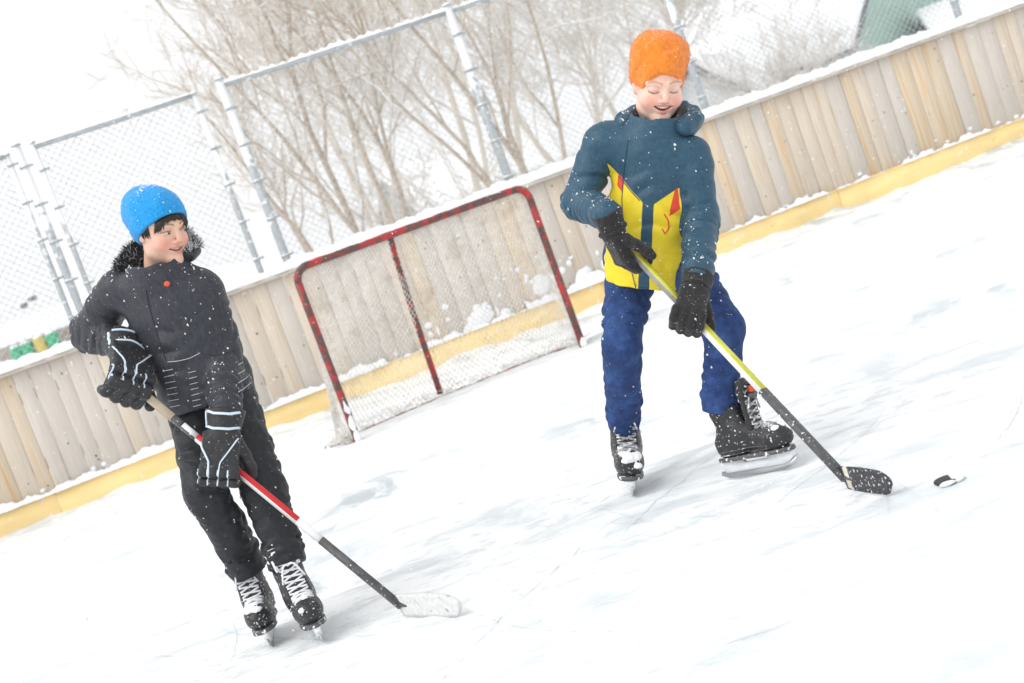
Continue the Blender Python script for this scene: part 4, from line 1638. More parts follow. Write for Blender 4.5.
def hockey_stick(label, p0, p1, tip, pieces, twist, blade_m, bh=.066, tape=None, off_up=.030, curve=.012):
    """shaft in painted lengths + blade. pieces: (t0, t1, name, material faces top/front)"""
    root = thing('hockey_stick', p1 * [1, 1, 0], label, 'hockey stick')
    off = np.array(root.location)
    ax, e1, e2 = stick_frame(p0, p1, twist)
    L = np.linalg.norm(p1 - p0)
    for t0, t1, nm, ms, th in pieces:
        b = MB()
        a, c = p0 + ax * L * t0, p0 + ax * L * t1
        h1, h2, bv = .0150 * th, .0112 * th, .003
        sec = [(h1 - bv, -h2), (h1, -h2 + bv), (h1, h2 - bv), (h1 - bv, h2), (-h1 + bv, h2), (-h1, h2 - bv), (-h1, -h2 + bv), (-h1 + bv, -h2)]
        V = [q + e1 * x + e2 * y for q in (a, c) for x, y in sec]
        fs = [(i, (i + 1) % 8, 8 + (i + 1) % 8, 8 + i) for i in range(8)] + [tuple(range(7, -1, -1)), tuple(range(8, 16))]
        b.raw(V, [])
        me = mesh_np(nm, np.array(V) - off, [np.array(fs[:8]), np.array(fs[8:])])
        for m_ in ms:
            me.materials.append(m_)
        if len(ms) > 1:
            idx = [0] * len(me.polygons)
            for p_ in me.polygons:
                n_ = np.array(p_.normal)
                idx[p_.index] = 0 if n_ @ nrm(CU + CR) > 0.05 else 1
            me.polygons.foreach_set('material_index', idx)
        link(nm, me, None, root)
    # blade: a curved plate standing on its lower edge
    heel = p1.copy()
    heel[2] = 0
    d = (tip - heel) * [1, 1, 0]
    Lb = np.linalg.norm(d)
    d = d / Lb
    nb = np.array([-d[1], d[0], 0])
    V = []
    ns, nh = 18, 6
    for s in (-1, 1):
        for i in range(ns + 1):
            t = i / ns
            for j in range(nh + 1):
                v = j / nh
                hgt = bh * (1.0 + .10 * math.sin(t * 3))
                lead = .018 * v * (1 - t) - 0.010 * v * t
                if t > .86:
                    k = (t - .86) / .14
                    hgt = bh * (1 - .22 * k * k)
                z = .004 + hgt * v + (.020 * max(0, (t - .9) / .1) ** 2 * (1 - v))
                x = t * Lb - lead + (0.010 * (1 - (2 * v - 1) ** 2) * (t > .95))
                y = s * .0045 * (1 - .25 * t) + curve * (t ** 2) * 1.0
                V.append(heel + d * x + nb * y + np.array([0, 0, z]))
    n1 = (ns + 1) * (nh + 1)
    fs = []
    for i in range(ns):
        for j in range(nh):
            a = i * (nh + 1) + j
            fs.append((a, a + 1, a + nh + 2, a + nh + 1))
            fs.append((n1 + a, n1 + a + nh + 1, n1 + a + nh + 2, n1 + a + 1))
    for i in range(ns):
        for j in (0, nh):
            a = i * (nh + 1) + j
            q = (a, a + nh + 1, n1 + a + nh + 1, n1 + a)
            fs.append(q if j == 0 else q[::-1])
    for j in range(nh):
        for i in (0, ns):
            a = i * (nh + 1) + j
            q = (a, n1 + a, n1 + a + 1, a + 1)
            fs.append(q if i == 0 else q[::-1])
    me = mesh_np('blade', np.array(V) - off, np.array(fs))
    bl = link('blade', me, blade_m, root)
    # hosel: from the shaft end down into the heel of the blade
    b = MB()
    end = p0 + ax * L
    b.tube([end - ax * .03, end, heel + d * .012 + [0, 0, bh * .62], heel + d * .045 + [0, 0, bh * .55]], [.0150, .0150, .0135, .006], 8, flat=.72)
    b.build('hosel', pieces[-1][3][0], root, True, off)
    if tape:
        b = MB()
        b.box(heel + d * .022 + [0, 0, bh * .55 + .004], (.026, .0135, bh * 1.02), np.array([d, nb, [0, 0, 1]]), .003)
        b.build('tape', tape, bl, False, off)
    return root


M_dust = mat('clinging snow', (0.84, 0.86, 0.88), 0.85, spec=0.15)
_ov = np.array([[1, 0, 0], [-1, 0, 0], [0, 1, 0], [0, -1, 0], [0, 0, 1], [0, 0, -1]], float)
_of = np.array([[0, 2, 4], [2, 1, 4], [1, 3, 4], [3, 0, 4], [2, 0, 5], [1, 2, 5], [3, 1, 5], [0, 3, 5]])


def dust(parent, off, V, F, n, seed, up=2.0, smin=.0006, smax=.0046, clump_=0.0):
    """flakes that have landed on a garment, more of them on upward faces"""
    r = np.random.default_rng(seed)
    c = V[F].mean(1)
    d1, d2 = V[F[:, 2]] - V[F[:, 0]], V[F[:, 3]] - V[F[:, 1]]
    nv = np.cross(d1, d2)
    ar = np.linalg.norm(nv, axis=1) + 1e-12
    nv = nv / ar[:, None]
    w = ar * np.exp(up * nv[:, 2]) * np.where(nv @ FW < .4, 1, .3)
    if clump_:
        w = w * np.exp(clump_ * lump(c[:, 0], c[:, 1], c[:, 2], .09, seed))
    ix = r.choice(len(F), n, p=w / w.sum())
    P_, N_ = c[ix], nv[ix]
    sz = smin + (smax - smin) * r.random(n) ** 5
    st = r.uniform(.7, 1.9, n)
    q = _ov[None] * (sz[:, None, None] * r.uniform(.5, 1.3, (n, 6, 1)))
    fall = nrm([.2, .1, -1])
    q = q + (q @ fall)[..., None] * fall * (st - 1)[:, None, None]
    W = (q + P_[:, None] + N_[:, None] * (sz * .3)[:, None, None] - off).reshape(-1, 3)
    ff = (_of[None] + (np.arange(n) * 6)[:, None, None]).reshape(-1, 3)
    return tag(link('snow_dusting', mesh_np('snow_dusting', W, ff), M_dust, parent), kind='stuff')


def fuzz(parent, off, V, F, n, L, r0, m, seed):
    """fibres standing off knitted or fleece cloth"""
    r = np.random.default_rng(seed)
    ix = r.integers(0, len(F), n)
    c = V[F].mean(1)[ix]
    nv = np.cross(V[F[ix, 2]] - V[F[ix, 0]], V[F[ix, 3]] - V[F[ix, 1]])
    nv /= np.linalg.norm(nv, axis=1)[:, None] + 1e-12
    d = nv + r.normal(0, .7, (n, 3))
    d /= np.linalg.norm(d, axis=1)[:, None]
    e = c + d * (L * r.uniform(.4, 1.2, n))[:, None]
    tag(link('fuzz', segs_mesh('fuzz', c - off, e - off, np.full(n, r0), np.full(n, r0 * .4), 3), m, parent), kind='stuff')


def person_root(J, label):
    c = (J['rf'] + J['lf']) / 2
    return thing('person', (c[0], c[1], 0.0), label, 'person')


def add_body(root, off, J, M, ctr, hs, wide, mouth, lids, skin, brow_c, gaze, open_eye, hair=True):
    hs = hs * np.asarray(wide)
    V, F, C = make_head(hs, mouth, lids, skin, brow_c, .80 if open_eye else 1.0)
    W = V @ M.T + ctr
    V2, F2 = inner_body(J, M, hs, ctr)
    VV = np.concatenate([W, V2]) - off
    FF = np.concatenate([F, F2 + len(W)])
    me = smooth(mesh_np('body', VV, FF))
    at = me.attributes.new('Col', 'FLOAT_COLOR', 'POINT')
    CC = np.concatenate([np.c_[C, np.ones(len(C))], np.tile([*skin, 1.0], (len(V2), 1))])
    at.data.foreach_set('color', CC.astype(np.float32).ravel())
    body = link('body', me, M_skin, root)
    # teeth
    mw, up, op, zc = mouth
    b = MB()
    n_ = 8
    xs = np.linspace(-mw * .72, mw * .72, n_ + 1)
    for i in range(n_):
        x = (xs[i] + xs[i + 1]) / 2
        y = .0765 - (x / mw) ** 2 * .017
        z = zc + up * (x / mw) ** 2
        b.box(np.array([x, y, z + op * .35]) , (abs(xs[1] - xs[0]) * .94, .006, op * 1.1 + .0015), None, .0012)
    Vt = (np.concatenate(b.V) * hs) @ M.T + ctr
    b.V = [Vt]
    b.build('teeth', M_teeth, body, True, off)
    if open_eye:
        for s in (-1, 1):
            sv, sf = sphere_vf(16, 10)
            c0 = np.array([s * .031, .0740, -.0010])
            b = MB()
            b.raw(((sv * [.0098, .0098, .0034 * open_eye]) + c0 + [0, .0052, 0]) * hs @ M.T + ctr, sf)
            e = b.build('eye', M_eyew, body, True, off)
            b = MB()
            b.raw(((sv * [.0056, .004, .0036 * open_eye]) + c0 + [gaze[0], .0125, gaze[1]]) * hs @ M.T + ctr, sf)
            b.build('iris', M_iris, e, True, off)
    return body, bvh_of(W, F)


# ------------------------------------------------------------------ boy in the blue hat
M_jk_dark = mat('charcoal jacket shell', (0.032, 0.034, 0.045), 0.48, var=0.40, vscale=110, vstretch=(1, 1, .4), bump=0.25, bscale=160, spec=0.3, up_snow=(1.02, 0.55, 45))
M_pants = mat('black snow trousers', (0.013, 0.014, 0.018), 0.5, var=0.35, vscale=60, bump=0.2, bscale=160, spec=0.3)
M_bluehat = mat('blue knit', (0.004, 0.29, 0.68), 0.9, var=0.2, vscale=120, bump=0.8, bscale=170, sheen=0.2, up_snow=(0.95, 0.8, 90))
M_glvblk = mat('black glove', (0.018, 0.018, 0.021), 0.5, var=0.3, vscale=40, bump=0.3, bscale=140, snow=(0.09, 130))
M_pipe = mat('pale blue piping', (0.62, 0.72, 0.82), 0.5, var=0.05, vscale=40)
M_fur = mat('black fur', (0.020, 0.019, 0.019), 0.7, var=0.4, vscale=60)
M_fursnow = mat('snowed fur', (0.75, 0.76, 0.78), 0.8, var=0.15, vscale=50)
M_orange = mat('orange red', (0.70, 0.09, 0.03), 0.5)
M_thread = mat('white thread', (0.70, 0.72, 0.75), 0.6)
M_palm = mat('grey palm', (0.40, 0.39, 0.37), 0.7, var=0.2, vscale=30)

LB = {k: P(*v) for k, v in dict(neck=(162, 277, 5.02), rs=(118, 290, 5.06), ls=(204, 292, 5.00), re=(90, 333, 5.19), le=(222, 352, 5.03),
      rw=(92, 346, 4.93), lw=(226, 415, 4.86), pel=(205, 385, 5.08), rh=(190, 392, 5.10), lh=(228, 388, 5.08),
      rk=(206, 492, 4.93), lk=(264, 488, 4.98), ra=(248, 568, 5.06), la=(287, 562, 4.91), rf=(273, 635, 5.10), lf=(316, 632, 4.92)).items()}
LB['hem'] = P(209, 402, 5.05)
heelL, tipL = G(405, 618), G(460, 620)
sL0 = P(116, 371, 4.89)
sL1 = P(401, 606, float((heelL - CAM) @ FW) + .01)
GRL = [grip(sL0, sL1, .03, LB['rw'], .70) + (1.72, 1.0, 1.08), grip(sL0, sL1, .382, LB['lw'], .62) + (1.50, 1.0, 1.12)]
for k_, (g_, a_, w_, n_, B_, cl_, cw_) in zip(('rw', 'lw'), GRL):
    LB[k_] = g_ + w_ * (.062 + .046 * cl_) * B_ + n_ * .012 * B_
LB['rf'][2] = LB['lf'][2] = 0
LM = frame(CR * .72 - FW * .66 - CU * .14, CU * .93 - CR * .34 + FW * .02)
LC = P(161, 229, 4.98)
LHS = 1.08
LB['headup'] = LM[:, 2] * .6 + nrm(LB['neck'] - LB['pel']) * .4
rootL = person_root(LB, 'boy in charcoal jacket and bright blue beanie leaning on a red and white stick')
offL = np.array(rootL.location)
body, head_bvh = add_body(rootL, offL, LB, LM, LC, LHS, (1.0, 1.0, 1.03), (.023, .006, .0040, -.057), (1.0, .0010), (0.74, 0.47, 0.36), (0.06, 0.035, 0.025), (-.003, -.0005), 1.0)

V, F, sdv, upv, frv = jacket(LB, dict(w=.172, d=.128, sh=.072, arm=(.073, .067, .053), collar=.040, colr=.108, colf=.014, seed=3, hemw=.98))
jkL = sdf_obj('jacket', V, F, M_jk_dark, rootL, offL)
dust(jkL, offL, V, F, 1000, 1, clump_=.5)
jb = bvh_of(V, F)
# red snap, stitch lines and sleeve tab on the jacket
hp = eye_hit(jb, 167, 284, .003)
if hp is not None:
    sv, sf = sphere_vf()
    b = MB()
    b.raw(sv * [.011, .005, .010] @ np.eye(3) + hp, sf)
    b.build('snap', M_orange, jkL, True, offL)


def stitch(bv, pts, r, name, m, parent, off, n=10, lift=.0015):
    pts = np.array(pts, float)
    t = np.linspace(0, len(pts) - 1, n)
    xy = np.stack([np.interp(t, np.arange(len(pts)), pts[:, k]) for k in (0, 1)], 1)
    h = [eye_hit(bv, x, y, lift) for x, y in xy]
    h = [p for p in h if p is not None]
    h = [p for i, p in enumerate(h) if i == 0 or np.linalg.norm(p - h[i - 1]) < .06]
    if len(h) > 1:
        b = MB()
        b.tube(np.array(h), r, 5)
        return b.build(name, m, parent, True, off)


for i in range(7):
    stitch(jb, [(163 + i * 1.2, 371 + i * 6), (173 + i * 1.2, 369 + i * 6)], .0009, 'stitch', M_thread, jkL, offL, 5)
    stitch(jb, [(188 + i * .9, 373 + i * 5.6), (196 + i * .9, 371 + i * 5.6)], .0009, 'stitch', M_thread, jkL, offL, 5)
for i in range(4):
    stitch(jb, [(238, 392 - i * 9), (246, 387 - i * 9), (253, 380 - i * 9)], .0010, 'stitch', M_thread, jkL, offL, 8)
stitch(jb, [(168, 362), (178, 361), (190, 358), (200, 353)], .0010, 'stitch', M_thread, jkL, offL, 12)
stitch(jb, [(146, 290), (150, 310), (158, 336), (166, 360)], .0016, 'storm_flap', M_jk_dark, jkL, offL, 14)
stitch(jb, [(202, 352), (214, 356), (226, 353), (237, 350)], .0022, 'sleeve_seam', M_jk_dark, jkL, offL, 12, .0005)

V, F = trousers(LB, dict(hip=.105, leg=(.094, .073, .067), seed=21))
trL = sdf_obj('trousers', V, F, M_pants, rootL, offL)
dust(trL, offL, V, F, 420, 2, up=.8)

# hat: knit beanie with folded brim, slouching back
g = Grid((-.13, -.18, -.12), (.13, .13, .19), .0034)
g.add(ell((0, -.018, .040), (.086, .105, .098)), .01)
g.add(ell((0, -.085, .062), (.070, .075, .068)), .05)
g.add(ell((.0, -.150, .055), (.022, .024, .026)), .03)
hn = nrm([0, .80, -1])
g.cut((0, .080, .060), hn)
bd_ = ell((0, -.020, .034), (.0920, .1110, .100))


class Band:
    mn, mx = np.array([-.12, -.16, -.11]), np.array([.12, .12, .16])

    @staticmethod
    def f(X, Y, Z):
        pl = (Y - .080) * hn[1] + (Z - .058) * hn[2]
        return np.maximum(np.maximum(bd_.f(X, Y, Z), pl), -pl - .050)


g.add(Band, .003)
g.rough(.07, .0026, 5)
X_, Y_, Z_ = g.xyz()
an_ = np.arctan2(X_, Y_ + .02)
g.D = (g.D + .0008 * np.sin(an_ * 84) * np.clip((.13 - Z_) / .05, 0, 1)).astype(np.float32)
V, F = g.mesh()
hatL = sdf_obj('beanie', V * LHS @ LM.T + LC, F, M_bluehat, rootL, offL)
dust(hatL, offL, V * LHS @ LM.T + LC, F, 420, 3, up=3.0, smax=.0036, clump_=.8)
fuzz(hatL, offL, V * LHS @ LM.T + LC, F, 5000, .0035, .0003, M_bluehat, 5)
# fringe of dark hair under the brim
b = MB()
r = np.random.default_rng(4)
for q in range(130):
    x = r.uniform(-.062, .062)
    lx = abs(x)
    yy = .080 - 6.5 * x * x
    root_ = np.array([x, yy, .058 + .8 * (yy - .080) + .005])
    ln = r.uniform(.020, .034) if lx < .035 else r.uniform(.026, .048)
    dx = r.normal(0.10, .22)
    pts = []
    for t in (0, .35, .7, 1.0):
        p_ = root_ + np.array([dx * ln * t, .004 - .006 * t * t + .002, -ln * t - .004])
        h = head_bvh.find_nearest(Vector(p_ * LHS @ LM.T + LC))
        wp_ = np.array(h[0]) + np.array(h[1]) * r.uniform(.002, .006)
        pts.append(wp_)
    b.tube(pts, [.0030, .0034, .0026, .0006], 4)
for s in (-1, 1):
    for q in range(26):
        p0_ = np.array([s * .070, .012 + r.uniform(-.02, .022), .030])
        ln = r.uniform(.03, .06)
        pts = []
        for t in (0, .5, 1.0):
            p_ = p0_ + np.array([0, .006 * t, -ln * t])
            h = head_bvh.find_nearest(Vector(p_ * LHS @ LM.T + LC))
            pts.append(np.array(h[0]) + np.array(h[1]) * .002)
        b.tube(pts, [.0026, .0024, .0005], 4)
b.build('hair', M_hair, rootL, True, offL)
# hood lying behind the head, rimmed with fur
hoodc = LB['neck'] + upv * .022
ring, rad = [], []
for t in np.linspace(-1.6, 1.22, 46):            # angle round the neck, 0 = back
    d_ = -frv * math.cos(t) * (.105 if abs(t) < 1.57 else .085) + sdv * math.sin(t) * .122
    zz = .055 * math.cos(t) + .02
    ring.append(hoodc + d_ + upv * zz)
    rad.append(.046 * (1 - .45 * (abs(t) / 1.75) ** 2))
g = Grid(np.array(ring).min(0) - .08, np.array(ring).max(0) + .08, .005)
for i in range(45):
    g.add(rc(ring[i], ring[i + 1], rad[i], rad[i + 1]), .012)
g.rough(.07, .006, 8)
V, F = g.mesh()
hdL = sdf_obj('hood', V, F, M_jk_dark, jkL, offL)
r = np.random.default_rng(9)
me = hdL.data
fa, fb = [[], []], [[], []]
cen = V[F].mean(1)
nor = np.cross(V[F[:, 2]] - V[F[:, 0]], V[F[:, 3]] - V[F[:, 1]])
nor /= np.linalg.norm(nor, axis=1)[:, None] + 1e-12
inward = (hoodc + upv * .07 - cen)
inward /= np.linalg.norm(inward, axis=1)[:, None]
cand = np.nonzero((nor @ upv > .15) | (np.sum(nor * inward, 1) > .35))[0]
pick = r.choice(cand, min(len(cand), 5200))
for f_ in pick:
    d_ = nrm(nor[f_] + r.normal(0, .45, 3) + np.array([0, 0, .1]))
    L_ = r.uniform(.012, .030)
    sd_ = (cen[f_] - hoodc) @ sdv
    k = 1 if r.random() < (.62 if sd_ > .03 else .10) else 0
    fa[k].append(cen[f_])
    fb[k].append(cen[f_] + d_ * L_)
for k, mm in ((0, M_fur), (1, M_fursnow)):
    if fa[k]:
        n_ = len(fa[k])
        me = segs_mesh('fur_trim', np.array(fa[k]) - offL, np.array(fb[k]) - offL, np.full(n_, .0017), np.full(n_, .0004), 3)
        tag(link('fur_trim' if k == 0 else 'snowy_fur', me, mm, hdL), kind='stuff')

# skates
skate(rootL, offL, LB['rf'], np.array([.10, -1.0, 0]), np.array([-.06, 0, 1]), M_lacew, True, seed=1, snow_toe=1.2, size=1.13)
skate(rootL, offL, LB['lf'], np.array([.26, -.97, 0]), np.array([-.04, 0, 1]), M_lacew, True, seed=2, snow_toe=.6, size=1.13)
for k, a in (('rk', 'ra'), ('lk', 'la')):         # bunched trouser cuffs over the boots
    pass

# stick
s0, s1 = sL0, sL1
M_tan = mat('tan grip tape', (0.55, 0.46, 0.34), 0.75, var=0.15, vscale=40, bump=0.2, bscale=120)
M_dkgr = mat('graphite', (0.085, 0.085, 0.09), 0.5, var=0.35, vscale=35, snow=(0.13, 110))
M_white = mat('white lacquer', (0.80, 0.80, 0.80), 0.35, var=0.06, vscale=25)
M_redp = mat('red lacquer', (0.66, 0.02, 0.025), 0.35, var=0.1, vscale=25)
M_wtape = mat('worn white tape', (0.62, 0.63, 0.62), 0.8, var=0.14, vscale=60, second=(0.33, 0.33, 0.33), sec_scale=45, sec_lo=0.62, sec_hi=0.70)
stL = hockey_stick('red and white hockey stick with white taped blade held by the boy in charcoal', s0, s1, tipL,
                   [(0, .205, 'grip_tape', [M_tan], 1.06), (.205, .240, 'shaft', [M_dkgr], .98), (.240, .290, 'shaft', [M_white, M_dkgr], 1.0), (.290, .345, 'shaft', [M_redp, M_white], 1.0),
                    (.345, .645, 'shaft', [M_redp, M_white], 1.0), (.645, .725, 'shaft', [M_white], 1.0), (.725, 1.0, 'tape_wrap', [M_dkgr], 1.03)], .75, M_wtape, bh=.076)

# gloves
for sd, (gc, axL, w_, n_, bulk, cl_, cw_) in zip((31, 32), GRL):
    V, F = make_glove(gc, axL, w_, n_, bulk, sd, res=.0042, cl=cl_, cw=cw_, rolls=True)
    gl = sdf_obj('hockey_glove', V, F, M_glvblk, rootL, offL)
    dust(gl, offL, V, F, 70, sd)
    gb = bvh_of(V, F)
    B = bulk

    def onglove(u, v):
        o_ = gc + axL * u * B + w_ * v * B + n_ * .25
        h = gb.ray_cast(Vector(o_), Vector(-n_), .5)
        return None if h[0] is None else np.array(h[0]) + np.array(h[1]) * .0015

    def piping(pts, r=.0042):
        pts = np.array(pts, float)
        t_ = np.linspace(0, len(pts) - 1, 5 * len(pts))
        uv = np.stack([np.interp(t_, np.arange(len(pts)), pts[:, k]) for k in (0, 1)], 1)
        h = [onglove(a_, b_) for a_, b_ in uv]
        h = [p_ for p_ in h if p_ is not None]
        h = [p_ for i, p_ in enumerate(h) if i == 0 or np.linalg.norm(p_ - h[i - 1]) < .03]
        if len(h) > 2:
            bb = MB()
            bb.tube(np.array(h), r, 6, flat=.7)
            bb.build('piping', M_pipe, gl, True, offL)
    for o_ in (.034, .0115, -.0115, -.033):
        piping([(o_ - .011, -.062), (o_ - .011, -.045), (o_ - .0115, -.028)], .0032)
    piping([(-.046, .052), (-.040, .020), (-.022, -.010), (-.020, -.045)], .0036)
    piping([(.040, .045), (.020, .012), (.004, -.012), (.002, -.045)], .0036)
    piping([(-.036, .070), (-.018, .064), (.018, .064), (.036, .070)], .0060)
    piping([(-.036, .104), (-.018, .098), (.018, .098), (.036, .104)], .0060)
    piping([(-.040, .104), (-.038, .085), (-.036, .070)], .0055)
    # loop of the wrist strap
    c = gc + w_ * .118 * B + n_ * .04
    bb = MB()
    bb.tube([c + axL * .02 * math.cos(q) + w_ * .016 * math.sin(q) for q in np.linspace(0, 5.4, 12)], .0035, 5)
    bb.build('wrist_loop', M_orange, gl, True, offL)

# ------------------------------------------------------------------ boy in the orange hat
M_jk_blue = mat('petrol blue shell', (0.022, 0.073, 0.120), 0.46, var=0.25, vscale=70, bump=0.2, bscale=150, spec=0.3, up_snow=(1.02, 0.5, 45))
M_jk_yel = mat('yellow shell', (0.78, 0.60, 0.025), 0.6, var=0.06, vscale=50, bump=0.2, bscale=300, spec=0.3)
M_jk_red = mat('red shell', (0.72, 0.06, 0.03), 0.6, var=0.06, vscale=50)
M_denim = mat('blue denim', (0.010, 0.036, 0.140), 0.85, var=0.40, vscale=45, bump=0.35, bscale=200, second=(0.024, 0.072, 0.22), sec_scale=9, sec_lo=.45, sec_hi=.7)
M_orhat = mat('orange fleece', (0.83, 0.25, 0.022), 0.95, var=0.16, vscale=70, bump=0.9, bscale=130, sheen=0.3, snow=(0.05, 80), up_snow=(1.0, 0.8, 80))
M_fleece = mat('black fleece glove', (0.018, 0.017, 0.018), 0.95, var=0.4, vscale=60, bump=0.6, bscale=160, sheen=0.15, snow=(0.09, 130))

RB = {k: P(*v) for k, v in dict(neck=(657, 133, 5.06), rs=(602, 142, 5.10), ls=(692, 156, 5.02), re=(579, 202, 5.13), le=(701, 218, 5.02),
      rw=(600, 212, 4.93), lw=(692, 283, 4.80), pel=(648, 262, 5.17), rh=(630, 268, 5.20), lh=(682, 268, 5.14),
      rk=(622, 345, 5.06), lk=(724, 328, 4.93), ra=(624, 424, 5.36), la=(720, 408, 4.97), rf=(630, 486, 5.38), lf=(757, 471, 4.93)).items()}
RB['hem'] = P(645, 283, 5.13)
heelR, tipR = G(852, 490), G(890, 498)
sR0 = P(622, 241, 4.90)
sR1 = P(846, 479, float((heelR - CAM) @ FW) + .01)
GRR = [grip(sR0, sR1, .035, RB['rw'], .75) + (1.32, 1.1, 1.10), grip(sR0, sR1, .325, RB['lw'], .70) + (1.28, 1.1, 1.10)]
for k_, (g_, a_, w_, n_, B_, cl_, cw_) in zip(('rw', 'lw'), GRR):
    RB[k_] = g_ + w_ * (.062 + .043 * cl_) * B_ + n_ * .012 * B_
RB['rf'][2] = RB['lf'][2] = 0
RM = frame(-FW * .88 - CU * .42 + CR * .16, CU * .92 - FW * .38 + CR * .02)
RC = P(658, 84, 5.02)
RHS = 1.10
RB['headup'] = RM[:, 2] * .3 + nrm(RB['neck'] - RB['pel']) * .7
rootR = person_root(RB, 'smiling boy in blue and yellow jacket, jeans and orange hat')
offR = np.array(rootR.location)
body, head_bvh = add_body(rootR, offR, RB, RM, RC, RHS, (1.07, 1.0, 1.05), (.026, .0085, .0066, -.055), (-1.0, -.0045), (0.80, 0.53, 0.43), (0.34, 0.19, 0.11), (0, 0), 0)


def extraR(J, side, up, front):
    return [(ell(J['neck'] + up * .03 - front * .075 + side * .055, (.085, .055, .055), np.array([side, front, up])), .03),
            (ell(J['neck'] + up * .045 - front * .02 + side * .105, (.038, .062, .040), np.array([side, front, up])), .015)]


V, F, sdv, upv, frv = jacket(RB, dict(w=.150, d=.122, sh=.068, arm=(.069, .062, .050), collar=.044, colr=.106, seed=8, hemw=1.02, extra=extraR))
orgR = RB['neck']
hemv = RB['hem']
TL = np.linalg.norm(orgR - hemv)


def zonesR(c):
    """signed fields over the jacket: >0 inside the yellow panels, >0 inside the red inserts"""
    q = c - hemv
    s_, u_, f_ = q @ sdv, q @ upv, q @ frv

    def dseg(a, b):
        ab = b - a
        t = np.clip(((c - a) @ ab) / (ab @ ab), 0, 1)
        return np.linalg.norm(c - (a + t[:, None] * ab), axis=1)
    arm = np.minimum.reduce([dseg(RB['rs'], RB['re']), dseg(RB['re'], RB['rw']), dseg(RB['ls'], RB['le']), dseg(RB['le'], RB['lw'])])
    top = TL * .53 + np.abs(s_ - .004) * .80
    flap = np.where(f_ > 0, np.abs(s_ - .004 + .03 * (u_ / TL - .5)) - .020, 1.0)
    trunk = 1.32 - (s_ / .150) ** 2 - (f_ / .122) ** 2
    y = np.minimum.reduce([top - u_, arm - .075, flap, trunk * .05])
    r1 = np.minimum.reduce([s_ - .084 + (top - u_) * .10, .118 - s_, top + .004 - u_, u_ - top + .085, f_, arm - .080, trunk * .05])
    r2 = np.minimum.reduce([-s_ - .098, .125 + s_, top + .004 - u_, u_ - top + .040, f_, arm - .080, trunk * .05])
    return y, np.maximum(r1, r2)


def zone_mat():
    m = M_jk_blue.copy()
    m.name = 'petrol and yellow shell'
    n, l = m.node_tree.nodes, m.node_tree.links
    b_ = n['Principled BSDF']
    src = b_.inputs['Base Color'].links[0].from_socket
    for at, col in (('yel', (0.80, 0.62, 0.022)), ('red', (0.74, 0.06, 0.03))):
        a_ = n.new('ShaderNodeAttribute')
        a_.attribute_name = at
        r_ = n.new('ShaderNodeMapRange')
        r_.inputs['From Min'].default_value = -.0006
        r_.inputs['From Max'].default_value = .0006
        l.new(a_.outputs['Fac'], r_.inputs['Value'])
        x = n.new('ShaderNodeMix')
        x.data_type = 'RGBA'
        x.inputs[7].default_value = (*col, 1)
        l.new(r_.outputs[0], x.inputs[0])
        l.new(src, x.inputs[6])
        src = x.outputs[2]
    l.new(src, b_.inputs['Base Color'])
    return m


jkR = sdf_obj('jacket', V, F, zone_mat(), rootR, offR)
for nm_, val in zip(('yel', 'red'), zonesR(V)):
    jkR.data.attributes.new(nm_, 'FLOAT', 'POINT').data.foreach_set('value', val.astype(np.float32))
dust(jkR, offR, V, F, 900, 9, clump_=.5)
jb = bvh_of(V, F)
stitch(jb, [(628, 140), (624, 170), (622, 200), (624, 235), (630, 265), (636, 288)], .0016, 'zip_flap_edge', M_jk_blue, jkR, offR, 24)
stitch(jb, [(598, 246), (599, 256), (601, 262)], .0022, 'zip_pull', M_jk_red, jkR, offR, 6, .003)
stitch(jb, [(664, 214), (668, 220), (669, 228), (665, 234), (662, 229)], .0022, 'logo', M_jk_red, jkR, offR, 14, .0015)
stitch(jb, [(572, 215), (580, 222), (592, 226), (600, 222)], .0020, 'cuff_seam', M_jk_blue, jkR, offR, 10, .0005)

hc_ = RB['neck'] + upv * .030
for nm_, rr_, dr, dz, mm in (('hood', .040, .0, .0, M_jk_blue), ('hood_lining', .026, -.026, .012, M_fleece)):
    ring = []
    for t in np.linspace(-1.9, 2.05, 40):
        d_ = -frv * math.cos(t) * (.112 + dr) + sdv * math.sin(t) * (.118 + dr)
        ring.append(hc_ + d_ + upv * (.030 * math.cos(t) + dz + .018 * (t > 0) * math.sin(t)))
    g = Grid(np.array(ring).min(0) - .07, np.array(ring).max(0) + .07, .0046)
    for i in range(39):
        k_ = 1 - .45 * (abs(i / 39 - .55) / .55) ** 2
        g.add(rc(ring[i], ring[i + 1], rr_ * k_, rr_ * k_), .012)
    g.rough(.075, .006, 18)
    g.rough(.03, .0016, 19)
    V, F = g.mesh()
    ho_ = sdf_obj(nm_, V, F, mm, jkR, offR)
    if nm_ == 'hood':
        dust(ho_, offR, V, F, 260, 44, up=2.5, clump_=.8)

for sg in (-1, 1):                              # sewn edges of the yellow panels
    pts = []
    for s_ in np.linspace(.024, .115, 16):
        tp = TL * .53 + abs(sg * s_ - .004) * .80
        o_ = hemv + sdv * sg * s_ + upv * tp + frv * .4
        h = jb.ray_cast(Vector(o_), Vector(-frv), .6)
        if h[0] is not None and (not pts or np.linalg.norm(np.array(h[0]) - pts[-1]) < .03):
            pts.append(np.array(h[0]) + frv * .0006)
    if len(pts) > 3:
        b = MB()
        b.tube(pts, .0017, 5)
        b.build('seam', M_jk_blue, jkR, True, offR)

V, F = trousers(RB, dict(hip=.098, leg=(.092, .068, .061), seed=51))
trR = sdf_obj('jeans', V, F, M_denim, rootR, offR)
dust(trR, offR, V, F, 420, 6, up=.8)

